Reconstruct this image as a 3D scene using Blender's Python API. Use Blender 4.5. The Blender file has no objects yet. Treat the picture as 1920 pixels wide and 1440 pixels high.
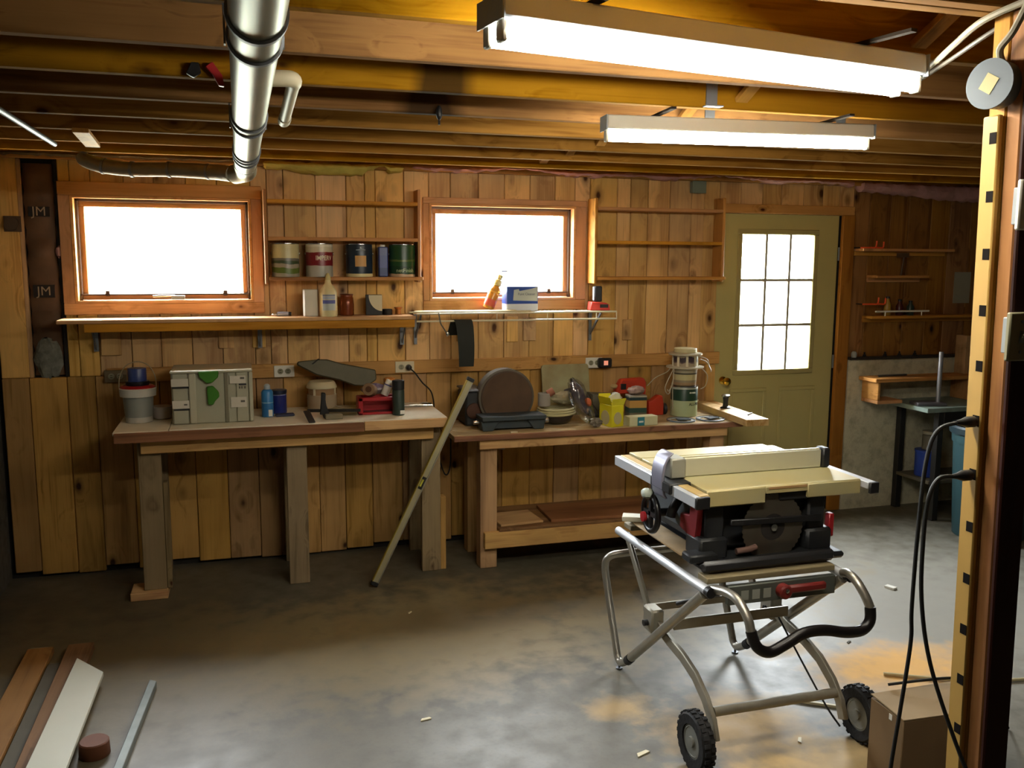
import bpy, bmesh, math, random
from mathutils import Vector, Matrix, Quaternion
random.seed(7)
S = bpy.context.scene
COL = S.collection
R = math.radians

# ------------------------------------------------------------------ camera
cam_d = bpy.data.cameras.new('camera')
cam_d.sensor_width = 36.0
cam_d.lens = 1679.02 / 1920 * 36.0
cam_d.clip_start = 0.02
cam = bpy.data.objects.new('camera', cam_d)
COL.objects.link(cam)
_p, _y, _r = R(7.9676), R(16.8788), R(0.3153)
_f = Vector((math.sin(_y) * math.cos(_p), math.cos(_y) * math.cos(_p), -math.sin(_p)))
_rt = Vector((math.cos(_y), -math.sin(_y), 0))
_u = _rt.cross(_f)
_r2 = _rt * math.cos(_r) + _u * math.sin(_r)
_u2 = -_rt * math.sin(_r) + _u * math.cos(_r)
cam.matrix_world = Matrix(((_r2.x, _u2.x, -_f.x, 0.0), (_r2.y, _u2.y, -_f.y, -5.2193),
                           (_r2.z, _u2.z, -_f.z, 1.7370), (0, 0, 0, 1)))
S.camera = cam

# ------------------------------------------------------------------ world, light, exposure
SKY = 37.0
TUBE = 34.0
EXPOSURE = 1.3
world = bpy.data.worlds.new('overcast_sky')
S.world = world
world.use_nodes = True
bg = world.node_tree.nodes['Background']
# overcast sky above the horizon, darker ground below it
_wt = world.node_tree
_tc = _wt.nodes.new('ShaderNodeTexCoord')
_sx = _wt.nodes.new('ShaderNodeSeparateXYZ')
_wt.links.new(_tc.outputs['Generated'], _sx.inputs[0])
_rp = _wt.nodes.new('ShaderNodeValToRGB')
_mr = _wt.nodes.new('ShaderNodeMapRange')
_mr.inputs['From Min'].default_value = -0.05
_mr.inputs['From Max'].default_value = 0.05
_wt.links.new(_sx.outputs['Z'], _mr.inputs['Value'])
_wt.links.new(_mr.outputs[0], _rp.inputs[0])
_rp.color_ramp.elements[0].color = (0.20, 0.21, 0.17, 1)
_rp.color_ramp.elements[1].color = (0.95, 0.98, 1.0, 1)
_wt.links.new(_rp.outputs[0], bg.inputs[0])
bg.inputs[1].default_value = SKY
S.view_settings.view_transform = 'Standard'
S.view_settings.look = 'None'
S.view_settings.exposure = EXPOSURE
S.view_settings.gamma = 1.0
S.view_settings.use_curve_mapping = False
S.cycles.max_bounces = 5
S.cycles.diffuse_bounces = 3
S.cycles.glossy_bounces = 2
S.cycles.caustics_reflective = False
S.cycles.caustics_refractive = False
S.cycles.use_adaptive_sampling = True
S.cycles.adaptive_threshold = 0.06


def portal(loc, sx, sz):
    d = bpy.data.lights.new('window_daylight_portal', 'AREA')
    d.shape = 'RECTANGLE'
    d.size, d.size_y = sx, sz
    d.cycles.is_portal = True
    o = bpy.data.objects.new('window_daylight_portal', d)
    o.location = loc
    o.rotation_euler = (R(-90), 0, 0)
    COL.objects.link(o)


portal((-0.377, 0.17, 1.77), 0.9, 0.56)
portal((1.525, 0.17, 1.77), 0.9, 0.56)
portal((3.423, 0.07, 1.456), 0.56, 0.9)

# ------------------------------------------------------------------ materials
MATS = {}


def lin(c):
    if isinstance(c, str):
        c = [int(c[i:i + 2], 16) / 255 for i in (0, 2, 4)]
        return tuple((x / 12.92 if x <= 0.04045 else ((x + 0.055) / 1.055) ** 2.4) for x in c) + (1,)
    return tuple(c) + ((1,) if len(c) == 3 else ())


class NT:
    def __init__(s, name):
        s.m = bpy.data.materials.new(name)
        s.m.use_nodes = True
        s.t = s.m.node_tree
        s.b = s.t.nodes['Principled BSDF']

    def n(s, typ, **kw):
        o = s.t.nodes.new(typ)
        for k, v in kw.items():
            if k.startswith('i_'):
                o.inputs[k[2:].replace('_', ' ')].default_value = v
            else:
                setattr(o, k, v)
        return o

    def l(s, a, b):
        s.t.links.new(a, b)

    def ramp(s, fac, stops, interp='LINEAR'):
        o = s.n('ShaderNodeValToRGB')
        o.color_ramp.interpolation = interp
        e = o.color_ramp.elements
        while len(e) < len(stops):
            e.new(0.5)
        for x, (p, c) in zip(e, stops):
            x.position = p
            x.color = lin(c)
        s.l(fac, o.inputs[0])
        return o.outputs[0]

    def mix(s, fac, a, b, mode='MIX'):
        o = s.n('ShaderNodeMix', data_type='RGBA', blend_type=mode)
        for v, i in ((fac, 0), (a, 6), (b, 7)):
            if hasattr(v, 'links'):
                s.l(v, o.inputs[i])
            else:
                o.inputs[i].default_value = v
        return o.outputs[2]

    def math(s, op, a, b=None, clamp=False):
        o = s.n('ShaderNodeMath', operation=op, use_clamp=clamp)
        for v, i in ((a, 0), (b, 1)):
            if v is None:
                continue
            if hasattr(v, 'links'):
                s.l(v, o.inputs[i])
            else:
                o.inputs[i].default_value = v
        return o.outputs[0]


def plain(name, col, rough=0.5, metal=0.0, noise=0.0, nscale=20, bump=0.0, col2=None, spec=0.5, coat=0.0, trans=0.0, alpha=1.0):
    if name in MATS:
        return MATS[name]
    t = NT(name)
    t.b.inputs['Base Color'].default_value = lin(col)
    t.b.inputs['Roughness'].default_value = rough
    t.b.inputs['Metallic'].default_value = metal
    t.b.inputs['Specular IOR Level'].default_value = spec
    t.b.inputs['Coat Weight'].default_value = coat
    t.b.inputs['Transmission Weight'].default_value = trans
    t.b.inputs['Alpha'].default_value = alpha
    if noise or bump:
        tc = t.n('ShaderNodeTexCoord')
        no = t.n('ShaderNodeTexNoise', i_Scale=nscale, i_Detail=5.0)
        t.l(tc.outputs['Object'], no.inputs['Vector'])
        if noise:
            c2 = lin(col2) if col2 else tuple(x * 0.45 for x in lin(col)[:3]) + (1,)
            fac = t.math('MULTIPLY', t.math('SUBTRACT', no.outputs['Fac'], 0.35, True), noise * 3, True)
            t.l(t.mix(fac, lin(col), c2), t.b.inputs['Base Color'])
        if bump:
            bp = t.n('ShaderNodeBump', i_Strength=bump, i_Distance=0.01)
            t.l(no.outputs['Fac'], bp.inputs['Height'])
            t.l(bp.outputs[0], t.b.inputs['Normal'])
    MATS[name] = t.m
    return t.m


def wood(name, axis='z', flat='y', light='C98F4C', dark='8E5A24', knot='3A1E0C', rough=0.6, knots=1.0, vary=0.35, blotch=None, spec=0.22):
    """pine board: grain along axis, knots spread over the board face, every board its own tone"""
    key = name + axis + flat
    if key in MATS:
        return MATS[key]
    t = NT(key)
    tc = t.n('ShaderNodeTexCoord')
    oi = t.n('ShaderNodeObjectInfo')
    off = t.n('ShaderNodeVectorMath', operation='SCALE')
    cmb = t.n('ShaderNodeCombineXYZ')
    for i, k in enumerate((31.7, 17.3, 53.1)):
        t.l(t.math('MULTIPLY', oi.outputs['Random'], k), cmb.inputs[i])
    add = t.n('ShaderNodeVectorMath', operation='ADD')
    t.l(tc.outputs['Object'], add.inputs[0])
    t.l(cmb.outputs[0], add.inputs[1])

    def mapped(across, along, fl):
        mp = t.n('ShaderNodeMapping')
        sc = [across] * 3
        ai = 'xyz'.index(axis)
        sc[ai] = along
        if flat:
            sc['xyz'.index(flat)] = fl
        mp.inputs['Scale'].default_value = sc
        t.l(add.outputs[0], mp.inputs['Vector'])
        return mp.outputs[0]

    # knots
    vo = t.n('ShaderNodeTexVoronoi', voronoi_dimensions='3D', i_Scale=1.0, i_Randomness=1.0)
    nz = t.n('ShaderNodeTexNoise', i_Scale=18.0, i_Detail=1.0)
    t.l(add.outputs[0], nz.inputs['Vector'])
    kv = t.n('ShaderNodeVectorMath', operation='ADD')
    ks = t.n('ShaderNodeVectorMath', operation='SCALE')
    t.l(nz.outputs['Color'], ks.inputs[0])
    ks.inputs['Scale'].default_value = 0.06
    t.l(mapped(6.0, 3.5, 0.0), kv.inputs[0])
    t.l(ks.outputs[0], kv.inputs[1])
    t.l(kv.outputs[0], vo.inputs['Vector'])
    kd = vo.outputs['Distance']
    # grain, bent round the knots
    g1 = t.n('ShaderNodeTexNoise', i_Scale=1.0, i_Detail=3.0, i_Distortion=0.8)
    gv = t.n('ShaderNodeVectorMath', operation='ADD')
    t.l(mapped(11.0, 0.9, 6.0), gv.inputs[0])
    bend = t.math('MULTIPLY', t.math('SUBTRACT', 0.45, kd, True), 2.2)
    t.l(bend, gv.inputs[1])
    t.l(gv.outputs[0], g1.inputs['Vector'])
    g2 = t.n('ShaderNodeTexNoise', i_Scale=1.0, i_Detail=3.0)
    t.l(mapped(120.0, 3.0, 60.0), g2.inputs['Vector'])
    gs = t.math('ADD', t.math('MULTIPLY', g1.outputs['Fac'], 0.8), t.math('MULTIPLY', g2.outputs['Fac'], 0.25))
    c = t.ramp(gs, [(0.36, dark), (0.5, light), (0.62, tuple(min(1, x * 1.12) for x in lin(light)[:3])), (0.74, dark)])
    # tone of the single board
    tone = t.math('ADD', t.math('MULTIPLY', oi.outputs['Random'], vary), 1.0 - vary * 0.55)
    hsv = t.n('ShaderNodeHueSaturation')
    t.l(tone, hsv.inputs['Value'])
    rr = t.math('FRACT', t.math('MULTIPLY', oi.outputs['Random'], 13.7))
    t.l(t.math('ADD', t.math('MULTIPLY', rr, 0.010), 0.495), hsv.inputs['Hue'])
    t.l(t.math('ADD', t.math('MULTIPLY', rr, 0.2), 0.9), hsv.inputs['Saturation'])
    t.l(c, hsv.inputs['Color'])
    c = hsv.outputs[0]
    if knots:
        kf = t.ramp(kd, [(0.0, (1, 1, 1)), (0.055 * knots, (1, 1, 1)), (0.1 * knots, (0.45, 0.45, 0.45)), (0.2 * knots, (0, 0, 0))])
        c = t.mix(kf, c, lin(knot))
    # dirt
    dn = t.n('ShaderNodeTexNoise', i_Scale=2.3, i_Detail=3.0)
    t.l(add.outputs[0], dn.inputs['Vector'])
    df = t.ramp(dn.outputs['Fac'], [(0.42, (0, 0, 0)), (0.75, (0.5, 0.5, 0.5))])
    c = t.mix(df, c, t.mix(1.0, c, (0.45, 0.38, 0.32, 1), 'MULTIPLY'))
    if blotch:
        sx = t.n('ShaderNodeSeparateXYZ')
        t.l(tc.outputs['Object'], sx.inputs[0])
        a = t.math('ABSOLUTE', t.math('SUBTRACT', sx.outputs[0], blotch[0]))
        a = t.math('ADD', a, t.math('MULTIPLY', dn.outputs['Fac'], blotch[1] * 0.9))
        sf = t.ramp(t.math('DIVIDE', a, blotch[1] * 1.6), [(0.55, (0.85, 0.85, 0.85)), (0.8, (0, 0, 0))])
        c = t.mix(sf, c, lin('241812'))
    t.l(c, t.b.inputs['Base Color'])
    t.b.inputs['Roughness'].default_value = rough
    t.b.inputs['Specular IOR Level'].default_value = spec
    bp = t.n('ShaderNodeBump', i_Strength=0.12, i_Distance=0.004)
    t.l(gs, bp.inputs['Height'])
    t.l(bp.outputs[0], t.b.inputs['Normal'])
    MATS[key] = t.m
    return t.m


def banded(name, stops, axis='z', rough=0.35, blot=None):
    """printed wrap: constant colour bands along an object axis (metres)"""
    if name in MATS:
        return MATS[name]
    t = NT(name)
    tc = t.n('ShaderNodeTexCoord')
    sx = t.n('ShaderNodeSeparateXYZ')
    t.l(tc.outputs['Object'], sx.inputs[0])
    v = t.math('MULTIPLY', sx.outputs['xyz'.index(axis)], 4.0)
    if blot:
        no = t.n('ShaderNodeTexNoise', i_Scale=blot[1], i_Detail=3.0)
        t.l(tc.outputs['Object'], no.inputs['Vector'])
        v = t.math('ADD', v, t.math('MULTIPLY', t.math('SUBTRACT', no.outputs['Fac'], 0.5), blot[0]))
    c = t.ramp(v, [(p * 4.0, q) for p, q in stops], 'CONSTANT')
    t.l(c, t.b.inputs['Base Color'])
    t.b.inputs['Roughness'].default_value = rough
    MATS[name] = t.m
    return t.m


def glow(name, col, strength):
    t = NT(name)
    t.b.inputs['Base Color'].default_value = (0.8, 0.8, 0.8, 1)
    t.b.inputs['Emission Color'].default_value = lin(col)
    t.b.inputs['Emission Strength'].default_value = strength
    MATS[name] = t.m
    return t.m


def glass(name, tint=(1, 1, 1), gloss=0.08, rough=0.02):
    t = NT(name)
    out = t.t.nodes['Material Output']
    tr = t.n('ShaderNodeBsdfTransparent')
    tr.inputs[0].default_value = lin(tint)
    gl = t.n('ShaderNodeBsdfGlossy')
    gl.inputs['Roughness'].default_value = rough
    mx = t.n('ShaderNodeMixShader')
    mx.inputs[0].default_value = gloss
    t.l(tr.outputs[0], mx.inputs[1])
    t.l(gl.outputs[0], mx.inputs[2])
    t.l(mx.outputs[0], out.inputs[0])
    MATS[name] = t.m
    return t.m


def concrete(name, base, base2, blotch, rough=0.6, scale=1.0, dust_and_light=False):
    t = NT(name)
    tc = t.n('ShaderNodeTexCoord')
    P = tc.outputs['Object']

    def noise(s, d=6.0, dis=0.0):
        o = t.n('ShaderNodeTexNoise', i_Scale=s * scale, i_Detail=d, i_Distortion=dis)
        t.l(P, o.inputs['Vector'])
        return o.outputs['Fac']
    a, b, c2 = noise(1.1, 6, 0.4), noise(9.0, 8), noise(60.0, 4)
    col = t.mix(t.ramp(a, [(0.35, (0, 0, 0)), (0.65, (1, 1, 1))]), lin(base), lin(base2))
    col = t.mix(t.ramp(b, [(0.45, (0, 0, 0)), (0.72, (0.55, 0.55, 0.55))]), col, lin(blotch))
    col = t.mix(t.ramp(c2, [(0.5, (0, 0, 0)), (0.8, (0.35, 0.35, 0.35))]), col, lin(blotch))
    rgh = t.math('ADD', t.math('MULTIPLY', b, 0.3), rough - 0.15)
    if dust_and_light:
        def blob(cx, cy, rx, ry, edge, amt, colour, col):
            mp = t.n('ShaderNodeMapping', vector_type='TEXTURE')
            mp.inputs['Location'].default_value = (cx, cy, 0)
            mp.inputs['Scale'].default_value = (rx, ry, 1)
            t.l(P, mp.inputs['Vector'])
            ln = t.n('ShaderNodeVectorMath', operation='LENGTH')
            t.l(mp.outputs[0], ln.inputs[0])
            d = t.math('ADD', ln.outputs['Value'], t.math('MULTIPLY', t.math('SUBTRACT', b, 0.5), edge * 2.2))
            d = t.math('ADD', d, t.math('MULTIPLY', t.math('SUBTRACT', a, 0.5), edge * 2.0))
            f = t.ramp(d, [(0.35, (amt,) * 3), (1.0, (0, 0, 0))])
            return t.mix(f, col, lin(colour)), f
        # brighter light on the door side, painted in as a paler slab
        col, _ = blob(3.3, -1.7, 2.1, 1.5, 0.35, 0.9, '979388', col)
        # oil-brown traffic stains beside the benches
        col, _ = blob(0.4, -1.3, 2.6, 0.75, 0.7, 0.75, '8E7C54', col)
        col, _ = blob(1.1, -1.15, 0.9, 0.22, 0.5, 0.45, '483C26', col)
        col, _ = blob(-0.7, -0.8, 0.8, 0.7, 0.5, 0.6, '50452E', col)
        col, _ = blob(-0.9, -2.1, 1.7, 1.7, 0.5, 0.7, '5C503A', col)
        # sawdust round the saw
        for q in ((2.62, -2.2, 0.55, 0.28, 0.5, 0.9, 'D9A452'), (1.75, -2.45, 0.45, 0.35, 0.6, 0.55, 'CFA45C'),
                  (1.35, -2.2, 0.2, 0.15, 0.6, 0.5, 'D0A862'), (1.95, -2.75, 0.4, 0.2, 0.6, 0.45, 'CDA867'),
                  (2.3, -1.9, 0.25, 0.12, 0.6, 0.5, 'D4A860')):
            col, f = blob(*q, col)
            rgh = t.math('ADD', rgh, t.math('MULTIPLY', f, 0.35))
    t.l(col, t.b.inputs['Base Color'])
    t.l(rgh, t.b.inputs['Roughness'])
    bp = t.n('ShaderNodeBump', i_Strength=0.15, i_Distance=0.004)
    t.l(t.math('ADD', b, t.math('MULTIPLY', c2, 0.6)), bp.inputs['Height'])
    t.l(bp.outputs[0], t.b.inputs['Normal'])
    MATS[name] = t.m
    return t.m


# ------------------------------------------------------------------ mesh helpers
class MB:
    def __init__(s):
        s.v, s.f = [], []

    def add(s, vs, fs):
        o = len(s.v)
        s.v += [tuple(x) for x in vs]
        s.f += [tuple(i + o for i in f) for f in fs]
        return s

    def box(s, c, d, rot=None):
        hx, hy, hz = d[0] / 2, d[1] / 2, d[2] / 2
        vs = [Vector((x, y, z)) for x in (-hx, hx) for y in (-hy, hy) for z in (-hz, hz)]
        if rot is not None:
            m = rot if isinstance(rot, Matrix) else Matrix.Rotation(rot, 3, 'Z')
            vs = [m @ v for v in vs]
        c = Vector(c)
        return s.add([v + c for v in vs], [(0, 1, 3, 2), (4, 6, 7, 5), (0, 4, 5, 1), (2, 3, 7, 6), (0, 2, 6, 4), (1, 5, 7, 3)])

    def bb(s, x0, x1, y0, y1, z0, z1):
        return s.box(((x0 + x1) / 2, (y0 + y1) / 2, (z0 + z1) / 2), (abs(x1 - x0), abs(y1 - y0), abs(z1 - z0)))

    def bar(s, a, b, w, h, up=(0, 0, 1)):
        a, b = Vector(a), Vector(b)
        d = (b - a)
        L = d.length
        d.normalize()
        side = d.cross(Vector(up)).normalized()
        u = side.cross(d)
        m = Matrix((d, side, u)).transposed()
        return s.box((a + b) / 2, (L, w, h), m)

    def rings(s, rings, caps=True, closed=False):
        n = len(rings[0])
        vs = [p for r in rings for p in r]
        fs = []
        m = len(rings)
        for i in range(m if closed else m - 1):
            j = (i + 1) % m
            for k in range(n):
                l = (k + 1) % n
                fs.append((i * n + k, i * n + l, j * n + l, j * n + k))
        if caps and not closed:
            fs.append(tuple(range(n))[::-1])
            fs.append(tuple((m - 1) * n + k for k in range(n)))
        return s.add(vs, fs)

    def tube(s, pts, r, n=10, smooth=0, closed=False, caps=True):
        P = [Vector(p) for p in pts]
        rr = list(r) if isinstance(r, (list, tuple)) else [r] * len(P)
        if smooth:
            Q, q = [], []
            m = len(P)
            for i in range(m if closed else m - 1):
                if closed:
                    a, b, c, d = P[i - 1], P[i], P[(i + 1) % m], P[(i + 2) % m]
                else:
                    a, b, c, d = P[max(i - 1, 0)], P[i], P[i + 1], P[min(i + 2, m - 1)]
                for k in range(smooth):
                    t = k / smooth
                    Q.append(0.5 * ((2 * b) + (c - a) * t + (2 * a - 5 * b + 4 * c - d) * t * t + (3 * b - a - 3 * c + d) * t ** 3))
                    q.append(rr[i] + (rr[(i + 1) % m] - rr[i]) * t)
            if not closed:
                Q.append(P[-1])
                q.append(rr[-1])
            P, rr = Q, q
        m = len(P)
        rings = []
        t0 = (P[1] - P[0]).normalized()
        nrm = t0.orthogonal().normalized()
        for i in range(m):
            if closed:
                t = (P[(i + 1) % m] - P[i - 1]).normalized()
            else:
                t = (P[min(i + 1, m - 1)] - P[max(i - 1, 0)]).normalized()
            nrm = (nrm - t * nrm.dot(t)).normalized()
            b = t.cross(nrm)
            rings.append([P[i] + (nrm * math.cos(2 * math.pi * k / n) + b * math.sin(2 * math.pi * k / n)) * rr[i] for k in range(n)])
        return s.rings(rings, caps, closed)

    def cyl(s, a, b, r0, r1=None, n=20):
        return s.tube([a, b], [r0, r0 if r1 is None else r1], n)

    def lathe(s, prof, c=(0, 0, 0), n=28, axis='z', caps=True):
        c = Vector(c)
        rings = []
        for r, h in prof:
            ring = []
            for k in range(n):
                a = 2 * math.pi * k / n
                x, y = max(r, 1e-4) * math.cos(a), max(r, 1e-4) * math.sin(a)
                ring.append(c + Vector({'z': (x, y, h), 'x': (h, x, y), 'y': (y, h, x)}[axis]))
            rings.append(ring)
        return s.rings(rings, caps)

    def prism(s, poly, h0, h1, axis='y'):
        """poly in the two other axes; y: (x,z), x: (y,z), z: (x,y)"""
        def pt(p, h):
            return {'y': (p[0], h, p[1]), 'x': (h, p[0], p[1]), 'z': (p[0], p[1], h)}[axis]
        n = len(poly)
        vs = [pt(p, h0) for p in poly] + [pt(p, h1) for p in poly]
        fs = [tuple(range(n))[::-1], tuple(range(n, 2 * n))] + [(k, (k + 1) % n, n + (k + 1) % n, n + k) for k in range(n)]
        return s.add(vs, fs)

    def ribbon(s, path, w0, w1, thick, axis='x'):
        """strip of cloth or steel: path of (y,z), width from w0 to w1 along x, both lists or numbers"""
        n = len(path)
        W0 = w0 if isinstance(w0, list) else [w0] * n
        W1 = w1 if isinstance(w1, list) else [w1] * n
        rings = []
        for i, (y, z) in enumerate(path):
            a, b = path[max(i - 1, 0)], path[min(i + 1, n - 1)]
            ty, tz = b[0] - a[0], b[1] - a[1]
            L = math.hypot(ty, tz) or 1
            ny, nz = -tz / L * thick / 2, ty / L * thick / 2
            rings.append([(W0[i], y - ny, z - nz), (W1[i], y - ny, z - nz), (W1[i], y + ny, z + nz), (W0[i], y + ny, z + nz)])
        return s.rings(rings)

    def blob(s, c, d, n=10, jit=0.0, seed=0):
        rnd = random.Random(seed)
        rings = []
        for i in range(n + 1):
            a = math.pi * i / n
            ring = []
            for k in range(2 * n):
                b = math.pi * k / n
                j = 1 + jit * (rnd.random() - 0.5)
                ring.append((c[0] + d[0] / 2 * math.sin(a) * math.cos(b) * j, c[1] + d[1] / 2 * math.sin(a) * math.sin(b) * j, c[2] - d[2] / 2 * math.cos(a) * j))
            rings.append(ring)
        return s.rings(rings)

    def build(s, name, mat, parent=None, loc=(0, 0, 0), rot=None, bevel=0.0, smooth=True, seg=1):
        me = bpy.data.meshes.new(name)
        me.from_pydata(s.v, [], s.f)
        bm = bmesh.new()
        bm.from_mesh(me)
        bmesh.ops.recalc_face_normals(bm, faces=bm.faces)
        if bevel:
            ed = [e for e in bm.edges if len(e.link_faces) == 2 and e.calc_face_angle(0) > 0.6]
            bmesh.ops.bevel(bm, geom=ed, offset=bevel, segments=seg, affect='EDGES', profile=0.6, clamp_overlap=True)
        for f in bm.faces:
            f.smooth = smooth
        bm.to_mesh(me)
        bm.free()
        if smooth:
            me.set_sharp_from_angle(angle=R(38))
        me.materials.append(mat)
        o = bpy.data.objects.new(name, me)
        COL.objects.link(o)
        o.location = loc
        if rot is not None:
            o.rotation_euler = rot if isinstance(rot, (tuple, list)) else (0, 0, rot)
        if parent is not None:
            o.parent = parent
        return o


def tag(o, label, cat=None, group=None, kind=None):
    if label:
        o['label'] = label
    if cat:
        o['category'] = cat
    if group:
        o['group'] = group
    if kind:
        o['kind'] = kind
    return o


def thing(name, label, cat, loc=(0, 0, 0), rz=0.0, group=None, kind=None, rot=None):
    o = bpy.data.objects.new(name, None)
    o.empty_display_size = 0.05
    COL.objects.link(o)
    o.location = loc
    o.rotation_euler = rot if rot else (0, 0, rz)
    return tag(o, label, cat, group, kind)


def board(name, mat, x0, x1, y0, y1, z0, z1, parent=None, bevel=0.003, rot=None):
    """one sawn board as a mesh of its own, its origin at its middle"""
    c = ((x0 + x1) / 2, (y0 + y1) / 2, (z0 + z1) / 2)
    o = MB().box((0, 0, 0), (abs(x1 - x0), abs(y1 - y0), abs(z1 - z0))).build(name, mat, parent, c, rot, bevel, smooth=False)
    return o


def lettering(text, size, mat, parent, loc, rot=(R(90), 0, 0), bend=None, name='lettering', bold=0.0, sx=1.0):
    cu = bpy.data.curves.new(name, 'FONT')
    cu.body = text
    cu.size = size
    cu.align_x = 'CENTER'
    cu.align_y = 'CENTER'
    cu.extrude = 0.0004
    cu.offset = bold
    cu.resolution_u = 2
    tmp = bpy.data.objects.new(name, cu)
    COL.objects.link(tmp)
    dg = bpy.context.evaluated_depsgraph_get()
    me = bpy.data.meshes.new_from_object(tmp.evaluated_get(dg))
    bpy.data.objects.remove(tmp)
    for v in me.vertices:
        v.co.x *= sx
    if bend:
        for v in me.vertices:
            a = v.co.x / bend
            v.co.x, v.co.z = bend * math.sin(a), bend * math.cos(a) - bend + v.co.z
    me.materials.clear()
    me.materials.append(mat)
    o = bpy.data.objects.new(name, me)
    COL.objects.link(o)
    o.parent = parent
    o.location = loc
    o.rotation_euler = rot
    return o


def wraptext(text, size, mat, parent, r, z, a=0.0, bold=0.0, sx=1.0):
    """lettering printed round a can of radius r, centred at angle a from the front"""
    r = r + 0.0007
    return lettering(text, size, mat, parent, (r * math.sin(a), -r * math.cos(a), z), (R(90), 0, a), r, 'lettering', bold, sx)


# ------------------------------------------------------------------ palette
PLANK = dict(knots=1.2, light='DCB070', dark='BC8E54', knot='4A2A12')
M_plank = wood('plank_pine', 'z', 'y', **PLANK)
M_plankd = wood('plank_pine_low', 'z', 'y', light='B88E54', dark='94703E', knot='38200E')  # darker tone for the lower row of planks
M_joist = wood('joist_fir', 'x', 'y', light='9C7030', dark='7A521E', knot='4A260E', vary=0.22, rough=0.9, spec=0.08, knots=0.8)
M_joist_s1 = wood('joist_fir_blotched', 'x', 'y', light='9C7030', dark='7A521E', knot='4A260E', vary=0.22, rough=0.9, spec=0.08, knots=0.8, blotch=(-1.78, 0.13))  # joist wood with a dark blotch at one spot along it
M_joist_s2 = wood('joist_fir_blotched_wide', 'x', 'y', light='9C7030', dark='7A521E', knot='4A260E', vary=0.22, rough=0.9, spec=0.08, knots=0.8, blotch=(-1.74, 0.16))
M_deck = wood('subfloor_board', 'y', 'z', light='A87438', dark='7C5126', knots=0.6)
M_trim_x = wood('red_trim', 'x', 'y', light='C09062', dark='A4764A', knot='40180C', knots=0.7, vary=0.12, spec=0.12)
M_trim_z = wood('red_trim', 'z', 'y', light='C09062', dark='A4764A', knot='40180C', knots=0.7, vary=0.12, spec=0.12)
M_jamb = wood('jamb_pine', 'x', 'y', light='C9955A', dark='AA753E', knots=0.0, vary=0.1)
M_shelf_x = wood('shelf_pine', 'x', 'z', light='C48B48', dark='9C6830', knots=0.8, vary=0.2)
M_shelf_z = wood('shelf_pine', 'z', 'x', light='C48B48', dark='9C6830', knots=0.8, vary=0.2)
M_bench_x = wood('bench_fir', 'x', 'y', light='D2A870', dark='AE8052', knots=0.8, vary=0.2)
M_bench_y = wood('bench_fir', 'y', 'z', light='D2A870', dark='AE8052', knots=0.8, vary=0.2)
M_bench_z = wood('bench_fir', 'z', 'y', light='C09864', dark='98744A', knots=0.9, vary=0.2)
M_greyleg = wood('weathered_leg', 'z', 'y', light='8E7A58', dark='6C5A3E', knots=0.5, vary=0.2)
M_brownedge = wood('brown_edge', 'x', 'y', light='96684A', dark='785038', knots=0.5, vary=0.15)
M_whitetop = plain('white_benchtop', 'EAE2CA', 0.5, noise=0.3, nscale=9, col2='C0B088')
M_floor = concrete('floor_concrete', '575244', '625D4E', '463E2E', rough=0.48, dust_and_light=True)
M_conc = concrete('foundation_concrete', 'CCC4A6', 'D2CAB0', '8A8268', rough=0.85, scale=2.0)
M_rough = concrete('low_bounce_concrete', '4A443A', '544E42', '2E2820', rough=0.9, scale=2.0)  # concrete darkened so these walls bounce little light back
M_dark = plain('dark_backing', '1C1712', 0.9)
M_black = plain('black_plastic', '17171A', 0.45, noise=0.25, nscale=30, col2='2E2C28')
M_blackg = plain('black_grip', '120F10', 0.35)
M_rubber = plain('black_rubber', '19181A', 0.75, bump=0.3, nscale=60)
M_alu = plain('brushed_aluminium', 'B9B6AC', 0.38, 0.85, noise=0.25, nscale=14, col2='8C8474')
M_alud = plain('dull_aluminium', 'A7A294', 0.5, 0.6, noise=0.3, nscale=16, col2='7A6C50')
M_steel = plain('polished_steel', 'C9C9C9', 0.22, 1.0)
M_galv = plain('galvanised_duct', '9A9A8A', 0.38, 0.7, noise=0.3, nscale=8, col2='7C7D72')
M_galvd = plain('duct_joint_band', '7E8186', 0.5, 0.7)
M_white = plain('white_plastic', 'E6E2D6', 0.4)
M_ivory = plain('ivory_plastic', 'D8CDAE', 0.45)
M_grey = plain('grey_paint', '8E9496', 0.5, noise=0.2, nscale=12)
M_red = plain('red_plastic', 'A31E24', 0.4)
M_brass = plain('polished_brass', 'D6A63C', 0.18, 1.0)
M_bronze = plain('bronze_sash', '4A3A30', 0.5, 0.2)
M_cord = plain('black_cord', '14130F', 0.6)
M_tubeend = plain('tube_socket', 'C9C4B4', 0.5)
M_fixture = plain('white_enamel', 'CFCBBE', 0.45, noise=0.15, nscale=7, col2='A59E88')
M_fixture2 = plain('cool_white_enamel', 'CDD3E0', 0.45, noise=0.1, nscale=7, col2='AEB2BC')
M_glass = glass('window_glass', (0.97, 0.99, 1.0), 0.06)
M_clear = glass('clear_plastic', (0.86, 0.88, 0.86), 0.22, 0.15)
M_lamp = glow('fluorescent_tube', (1.0, 0.94, 0.78), TUBE)
M_pink = plain('pink_fibreglass', 'B98A86', 0.95, noise=0.5, nscale=14, bump=1.0, col2='7E5A54')
M_yellowins = plain('yellow_fibreglass', 'CDBC5C', 0.95, noise=0.5, nscale=14, bump=1.0, col2='9A8A3C')

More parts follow.
